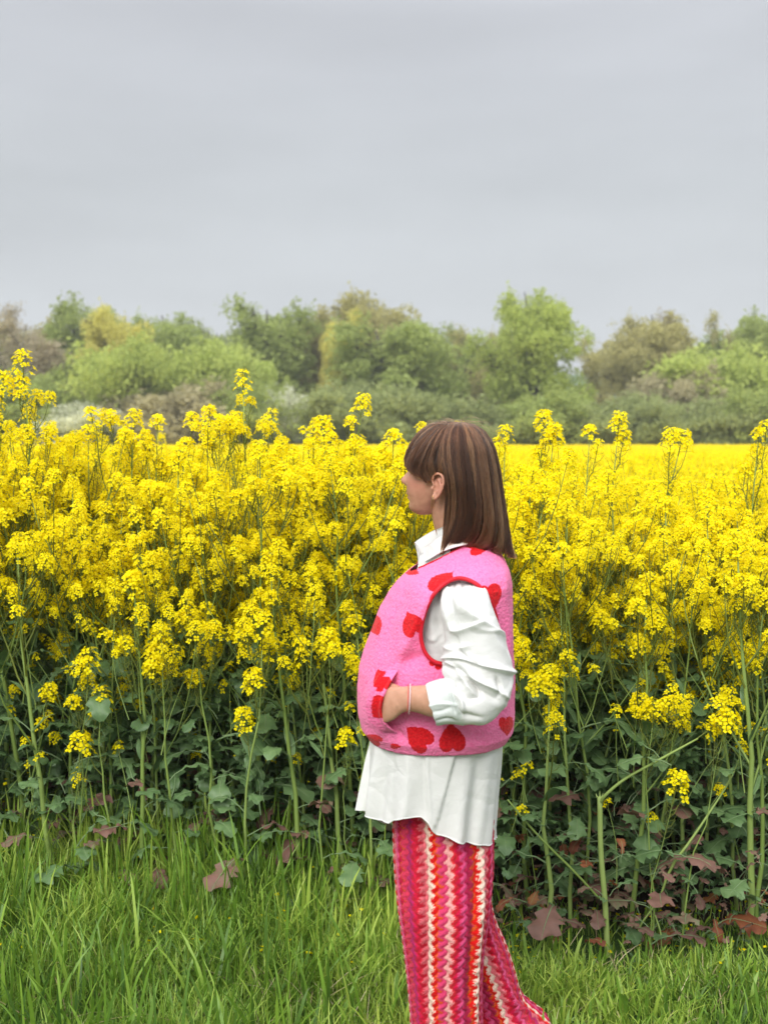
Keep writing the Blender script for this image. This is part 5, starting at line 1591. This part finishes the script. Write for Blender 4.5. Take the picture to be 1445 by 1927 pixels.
# ---------------------------------------------------------------- trousers
PAL = [((.68, .05, .15), (.82, .11, .015)), ((.86, .62, .50), (.74, .006, .006)), ((.80, .16, .20), (.60, .012, .035)), ((.44, .02, .12), (.64, .010, .05)), ((.70, .04, .10), (.80, .10, .015)),
       ((.70, .09, .22), (.54, .008, .05)), ((.86, .20, .24), (.70, .010, .04)), ((.88, .66, .54), (.74, .006, .006)), ((.40, .012, .06), (.80, .11, .015)), ((.68, .07, .20), (.60, .008, .05)), ((.88, .38, .36), (.74, .02, .04))]
TH = [.74, .56, .56, .56, .80, .56, .56, .56, .72, .56, .56]
PAL = np.array(PAL)
def knit(c_, r_):
    """Colour and height of the wavy braided knit at column c_ and row r_."""
    w_ = c_ + 0.18 * np.sin(2 * PI * r_) + 0.05 * np.sin(4 * PI * r_ + 1)
    k_ = np.floor(w_).astype(int); f = w_ - k_
    par = (k_ % 2) * 2 - 1
    ff = np.where(par > 0, f, 1 - f)
    rr_ = r_ + 0.62 * (ff - 0.5) ** 2 * 2 - 0.75 * ff + 0.25 * par
    g = rr_ - np.floor(rr_)
    teeth = 0.07 * np.sign(np.sin(2 * PI * g * 6.0))
    e_ = ff + 0.55 * (g - 0.5) + teeth
    m_ = np.clip((e_ - np.array(TH)[k_ % 11]) / 0.05 + 0.5, 0, 1)
    A, B = PAL[k_ % 11, 0], PAL[k_ % 11, 1]
    C = A * (1 - m_)[:, None] + B * m_[:, None]
    ln = np.exp(-(np.minimum(g, 1 - g) / 0.07) ** 2) * 0.75 + np.exp(-(np.minimum(f, 1 - f) / 0.07) ** 2) * 0.4
    stitch = 0.88 + 0.12 * np.sin(2 * PI * (g * 8))
    nxt = PAL[(k_ + 1) % 11, 1]
    C = C * (1 - 0.55 * np.clip(ln, 0, 1))[:, None] + nxt * (0.25 * np.clip(ln, 0, 1))[:, None]
    C = C * stitch[:, None]
    h = np.sin(PI * g) ** 0.6 * np.sin(PI * f) ** 0.5
    return np.clip(C, 0, 1), h
def leg(secs, ns, nt_, c0, ncol, fl, seed, p=2.4):
    V = even(loft_px(secs, ns, nt_, p))
    N = normals(V); P = V.reshape(-1, 3); NR = N.reshape(-1, 3)
    tt = np.tile(np.arange(nt_) / nt_, ns)
    zz_ = P[:, 2]
    nrm_near = P[:, 1] < PY + 0.2
    P = P + NR * (folds(P, fl) * nrm_near + 0.004 * vnoise(P * (1, 1, 0.35), 16, seed))[:, None]
    cc_ = c0 + tt * ncol
    L = np.concatenate(([0], np.cumsum(np.linalg.norm(np.diff(V.mean(1), axis=0), axis=1))))
    row = np.repeat(L, nt_) / 0.0235
    C, h = knit(cc_ + 0.22 * vnoise(P, 8, seed + 1) + 0.06 * vnoise(P, 45, seed + 3), row + 0.22 * vnoise(P, 9, seed + 2) + 0.08 * vnoise(P, 45, seed + 4))
    P = P + NR * (0.0042 * h)[:, None]
    return P, C
def add_leg(name, args):
    P, C = leg(*args)
    ns, nt_ = args[1], args[2]
    me = make_mesh(name, Geo(P - PB, grid_faces(ns, nt_)), M_KNIT)
    a = me.attributes.new('col', 'FLOAT_COLOR', 'POINT')
    a.data.foreach_set('color', np.concatenate([C, np.ones((len(C), 1))], 1).astype(np.float32).ravel())
    return link(name, me, trousers)
trousers = empty('trousers'); trousers.parent = person
add_leg('trouser_leg', ([(742, 1500, 926, 1500, 2.49, .100), (743, 1560, 926, 1560, 2.485, .105), (746, 1640, 926, 1640, 2.465, .108), (751, 1700, 921, 1700, 2.445, .108), (757, 1750, 914, 1750, 2.44, .104), (763, 1800, 907, 1800, 2.44, .102),
       (769, 1860, 905, 1860, 2.44, .104), (774, 1927, 906, 1927, 2.44, .108), (776, 2000, 908, 2000, 2.44, .112), (778, 2080, 912, 2080, 2.44, .116)], 330, 330, 3.2, 31.0,
       [([(794, 1545), (800, 1640), (800, 1740), (801, 1860), (800, 2000)], 5, -0.016, 0.2), ([(780, 1545), (786, 1640), (790, 1740)], 9, 0.008, 0), ([(906, 1600), (905, 1700), (898, 1760), (892, 1860), (890, 2000)], 6, 0.010, 0), ([(896, 1600), (893, 1700), (886, 1800), (880, 1900)], 5, -0.008, 0),
        ([(850, 1600), (850, 1750), (845, 1900)], 18, 0.008, 0)], 61))
add_leg('trouser_leg', ([(770, 1500, 926, 1500, 2.58, .11), (785, 1600, 924, 1600, 2.58, .10), (800, 1680, 922, 1680, 2.59, .10), (815, 1730, 930, 1730, 2.60, .10), (830, 1780, 951, 1780, 2.60, .10), (845, 1830, 968, 1830, 2.60, .10),
       (860, 1870, 978, 1868, 2.60, .10), (872, 1898, 990, 1890, 2.60, .105), (884, 1925, 1016, 1912, 2.60, .11), (890, 1945, 1034, 1926, 2.60, .115), (893, 1955, 1030, 1938, 2.60, .112)], 300, 330, 1.0, 31.0,
       [([(905, 1720), (925, 1800), (945, 1870), (985, 1915)], 7, 0.012, 0), ([(912, 1760), (930, 1840), (960, 1905)], 6, -0.010, 0), ([(950, 1850), (970, 1890), (1010, 1918)], 5, 0.010, 0)], 71))

# ---------------------------------------------------------------- jewellery
g1 = []
for u0, v0, u1, v1 in ((812.5, 934, 811.5, 959), (816, 936, 815.5, 957)):
    g1.append(tube([at(u0, v0, 2.412), at(u1, v1, 2.412)], 0.0006, 5))
g1.append(ball(at(814.5, 934, 2.413), (.0016,) * 3))
pl('earring', merge(g1), M_GOLD)
def ringband(uA, vA, uB, vB, Y, d, r_, mat_, nm):
    V = loft_px([(uA, vA, uB, vB, Y, d), (uA + .1, vA, uB + .1, vB, Y, d)], 2, 48)
    q = np.concatenate([V[0], V[0][:2]])
    return pl(nm, tube(q, r_, 6, cap=False), mat_)
br = ringband(772, 1287.5, 769, 1343, 2.278, .0270, 0.0011, M_CORD, 'bracelet')
q = loft_px([(768, 1288, 766, 1341, 2.279, .0265), (768.2, 1288, 766.2, 1341, 2.279, .0265)], 2, 48)[0]
pl('cord', tube(np.concatenate([q, q[:2]]), 0.0008, 6, cap=False), M_CORD2, parent=br)

# ---------------------------------------------------------------- hair
GD = {
    0: [(-.03, 0, .137), (.018, 0, .137), (.056, 0, .120), (.079, 0, .092), (.088, 0, .062), (.086, 0, .037)],
    25: [(-.03, .005, .137), (.014, .018, .136), (.050, .030, .115), (.073, .036, .085), (.082, .040, .056), (.080, .042, .034)],
    50: [(-.03, .010, .137), (.004, .034, .129), (.034, .056, .102), (.058, .066, .068), (.068, .069, .042), (.063, .071, .019)],
    75: [(-.03, .013, .137), (-.006, .043, .125), (.014, .071, .092), (.030, .080, .052), (.034, .080, .020), (.020, .0775, -.003)],
    96: [(-.035, .015, .137), (-.026, .046, .125), (-.020, .076, .090), (-.016, .085, .056), (-.016, .086, .034), (-.020, .084, .022)],
}
GB = {
    78: [(-.035, .013, .137), (-.022, .046, .125), (-.008, .076, .090), (-.010, .087, .048), (-.018, .088, .014), (-.018, .081, -.036), (-.015, .077, -.088), (-.015, .080, -.128), (-.011, .084, -.164)],
    95: [(-.038, .015, .137), (-.032, .048, .126), (-.028, .078, .090), (-.030, .089, .048), (-.036, .091, .008), (-.038, .084, -.040), (-.034, .080, -.090), (-.026, .082, -.128), (-.018, .084, -.158)],
    110: [(-.04, .016, .137), (-.046, .052, .126), (-.050, .082, .090), (-.054, .091, .045), (-.060, .093, .002), (-.064, .088, -.048), (-.062, .085, -.094), (-.050, .083, -.130), (-.034, .080, -.150)],
    130: [(-.045, .014, .137), (-.066, .050, .124), (-.084, .074, .088), (-.092, .082, .040), (-.097, .084, -.008), (-.102, .083, -.055), (-.101, .080, -.100), (-.088, .074, -.134), (-.064, .070, -.148)],
    152: [(-.048, .010, .137), (-.082, .036, .122), (-.106, .054, .085), (-.117, .060, .036), (-.123, .062, -.014), (-.129, .062, -.064), (-.131, .060, -.108), (-.124, .056, -.142), (-.106, .050, -.156)],
    180: [(-.05, 0, .137), (-.086, 0, .122), (-.116, 0, .085), (-.130, 0, .036), (-.138, 0, -.014), (-.146, 0, -.064), (-.153, 0, -.110), (-.161, 0, -.148), (-.172, 0, -.176)],
}
for G_ in (GD, GB):
    for k_ in [q for q in G_ if q != 0 and q != 180]:
        mm = [(a_, -b_, c_) for a_, b_, c_ in G_[k_]]
        if G_ is GD: G_[-k_] = mm
        else: G_[360 - k_] = mm
def guide_surface(G_, a, s):
    """Points for azimuth a (N,) and position s (N,) 0..1 along the guides."""
    ks = np.array(sorted(G_)); A = np.array([G_[k_] for k_ in ks], float)      # (K, m, 3)
    m_ = A.shape[1]
    a = np.clip(a, ks[0], ks[-1]); i_ = np.clip(np.searchsorted(ks, a, side='right') - 1, 0, len(ks) - 2)
    fa = (a - ks[i_]) / (ks[i_ + 1] - ks[i_]); fa = fa * fa * (3 - 2 * fa) * 0.5 + fa * 0.5
    q = np.clip(s, 0, 1.06) * (m_ - 1); j_ = np.minimum(q.astype(int), m_ - 2); f = q - j_
    def pick(j2): 
        j2 = np.clip(j2, 0, m_ - 1)
        return A[i_, j2] * (1 - fa)[:, None] + A[i_ + 1, j2] * fa[:, None]
    p0, p1, p2, p3 = pick(j_ - 1), pick(j_), pick(j_ + 1), pick(j_ + 2)
    f = f[:, None]
    return 0.5 * (2 * p1 + (p2 - p0) * f + (2 * p0 - 5 * p1 + 4 * p2 - p3) * f ** 2 + (3 * p1 - p0 - 3 * p2 + p3) * f ** 3)
def hair_axis(P):
    """The line inside the head that hair layers shrink towards."""
    c_ = P.copy(); c_[:, 0] = -.02 - .03 * np.clip(-P[:, 2] / .1, 0, 1); c_[:, 1] = 0; c_[:, 2] = np.minimum(P[:, 2], .07)
    return c_
caps = []
for G_, a0, a1, s1 in ((GD, -92, 92, 0.93), (GB, 80, 280, 0.72)):
    na, nS = 120, 60
    a = np.repeat(np.linspace(a0, a1, na)[None], nS, 0); s = np.repeat(np.linspace(0, s1, nS)[:, None], na, 1)
    P = guide_surface(G_, a.ravel(), s.ravel())
    cx_ = hair_axis(P)
    P = cx_ + (P - cx_) * (0.965 if G_ is GB else 0.955)
    P[:, 0] += 0
    ang = a.ravel()
    P += (P - cx_) * (0.012 * np.sin(ang * 1.1 + 3 * s.ravel()) * s.ravel())[:, None]
    caps.append(Geo(head(P), grid_faces(nS, na, False)))
b = NB('hair_base')
tn = b.noise(90, 4, 0.7)
M_HAIRB = b.finish(b.ramp(tn, [(0.3, (0.012, 0.005, 0.003)), (0.7, (0.035, 0.015, 0.008))]), 0.6, None, 0.3)
hair = pl('hair', merge(caps), M_HAIRB)
r = np.random.default_rng(99)
def strands(G_, n, a0, a1, K, lay, seed, end=(0.93, 1.0)):
    r = np.random.default_rng(seed)
    a = r.uniform(a0, a1, n)
    # locks: pull azimuths towards lock centres
    lock = np.round(a / 3.6 + 0.3 * np.sin(a)) * 3.6
    a_end = a + (lock - a) * r.uniform(0.3, 0.95, n)
    d = r.uniform(0, 1, n) ** 1.5 * lay
    s0 = r.uniform(0.0, 0.30, n) * r.uniform(0, 1, n)
    s1 = r.uniform(*end, n) + (0.07 * np.sin(lock * 78.233) if G_ is GB else 0.03 * np.sin(lock * 78.233))
    stray = r.normal(0, 1, n); stray2 = r.normal(0, 1, n)
    ss = np.linspace(0, 1, K)
    out_ = np.zeros((n, K, 3))
    lk = np.abs(np.sin(lock * 12.9898) * 43758.5453) % 1.0
    for k_, q in enumerate(ss):
        s = s0 + (s1 - s0) * q
        aa = a + (a_end - a) * q + 3.4 * np.sin(q * 3.6 + lk * 6.28) * q + (5.0 * np.sin(q * 3.3) if G_ is GB else 0) + 1.8 * stray2 * q ** 2
        P = guide_surface(G_, aa, s)
        c_ = hair_axis(P)
        aa = aa + 0
        sc_ = 1 - d + 0.034 * np.sin(lk * 40 + q * 2.5) * q + 0.014 * stray * q ** 2
        P = c_ + (P - c_) * sc_[:, None]
        P += r.normal(0, 0.0005, (n, 3))
        out_[:, k_] = P
    return head(out_.reshape(-1, 3)).reshape(n, K, 3), lk
S1, l1 = strands(GD, 7000, -95, 95, 14, 0.05, 1, (0.88, 1.0))
S2, l2 = strands(GB, 13000, 79, 281, 20, 0.10, 2, (0.84, 1.01))
S3, l3 = strands(GB, 2600, 79, 125, 20, 0.35, 3, (0.84, 1.0))
SW, lw = strands(GB, 420, 79, 281, 20, 0.05, 7, (0.99, 1.06))
SN, ln = strands(GB, 160, 79, 92, 20, 0.55, 8, (0.95, 1.06))
# flyaways on the crown
nf = 90
a = r.uniform(20, 340, nf); K = 14; S4 = np.zeros((nf, K, 3))
for i_ in range(nf):
    st = np.array((r.uniform(-.06, .03), r.uniform(-.03, .04), .134)); ed = st + np.array((r.uniform(-.10, .05), r.uniform(-.03, .05), r.uniform(-.05, -.005)))
    for k_ in range(K):
        q = k_ / (K - 1); S4[i_, k_] = st + (ed - st) * q + np.array((0, 0, r.uniform(.006, .016) if k_ == 0 else 0)) * 0 + np.array((0, 0, math.sin(PI * q) * (.010 + .010 * (i_ % 5) / 5)))
S4 = head(S4.reshape(-1, 3)).reshape(nf, K, 3)
hcv = bpy.data.hair_curves.new('hair_strands')
S2 = np.concatenate([S2, SW, SN]); l2 = np.concatenate([l2, lw, ln])
sizes = [S1.shape[1]] * len(S1) + [S2.shape[1]] * len(S2) + [S3.shape[1]] * len(S3) + [K] * nf
hcv.add_curves(sizes)
allp = np.concatenate([S1.reshape(-1, 3), S2.reshape(-1, 3), S3.reshape(-1, 3), S4.reshape(-1, 3)]) - PB
hcv.attributes['position'].data.foreach_set('vector', allp.astype(np.float32).ravel())
rad = np.concatenate([np.tile(np.linspace(1, 0.45, x.shape[1]), len(x)) * q for x, q in ((S1, .00042), (S2, .00045), (S3, .00045), (S4, .00030))])
ra = hcv.attributes.get('radius') or hcv.attributes.new('radius', 'FLOAT', 'POINT')
ra.data.foreach_set('value', rad.astype(np.float32))
la = hcv.attributes.new('lock', 'FLOAT', 'CURVE')
la.data.foreach_set('value', np.concatenate([l1, l2, l3, np.full(nf, 0.98)]).astype(np.float32))
b = NB('hair_strand')
hi = b.n('ShaderNodeHairInfo')
hv = b.m('ADD', b.m('MULTIPLY', hi.outputs['Random'], 0.45), b.m('MULTIPLY', b.attr('lock'), 0.55))
c = b.ramp(hv, [(0.08, (0.010, 0.003, 0.001)), (0.45, (0.045, 0.015, 0.006)), (0.72, (0.13, 0.047, 0.019)), (1.0, (0.36, 0.15, 0.062))])
hb = b.n('ShaderNodeBsdfHairPrincipled'); hb.parametrization = 'COLOR'
b.put(hb.inputs['Color'], c); hb.inputs['IOR'].default_value = 1.40; hb.inputs['Roughness'].default_value = 0.42; hb.inputs['Radial Roughness'].default_value = 0.45
b.nt.links.new(hb.outputs[0], b.out.inputs[0])
hcv.materials.append(b.mat)
hs = bpy.data.objects.new('hair_strands', hcv); COL.objects.link(hs); hs.parent = hair
# ================================================================== HAZE (the soft spring air over the field)
bm = make_mesh('haze', Geo([(x, y, z) for x in (-460, 460) for y in (-8, 560) for z in (-1.6, 62)],
     [(0, 1, 3, 2), (4, 6, 7, 5), (0, 4, 5, 1), (2, 3, 7, 6), (0, 2, 6, 4), (1, 5, 7, 3)]), [], smooth=False)
hz = new_mat('haze_air')
n1 = hz.node_tree.nodes.new('ShaderNodeVolumePrincipled')
n1.inputs['Density'].default_value = 0.0010
n1.inputs['Color'].default_value = (0.95, 0.97, 1.0, 1)
n1.inputs['Anisotropy'].default_value = 0.0
no_ = hz.node_tree.nodes.new('ShaderNodeOutputMaterial')
hz.node_tree.links.new(n1.outputs[0], no_.inputs['Volume'])
bm.materials.append(hz)
o = link('haze', bm)
tag(o, 'thin pale haze in the air over the field and in front of the trees', 'haze', kind='stuff')
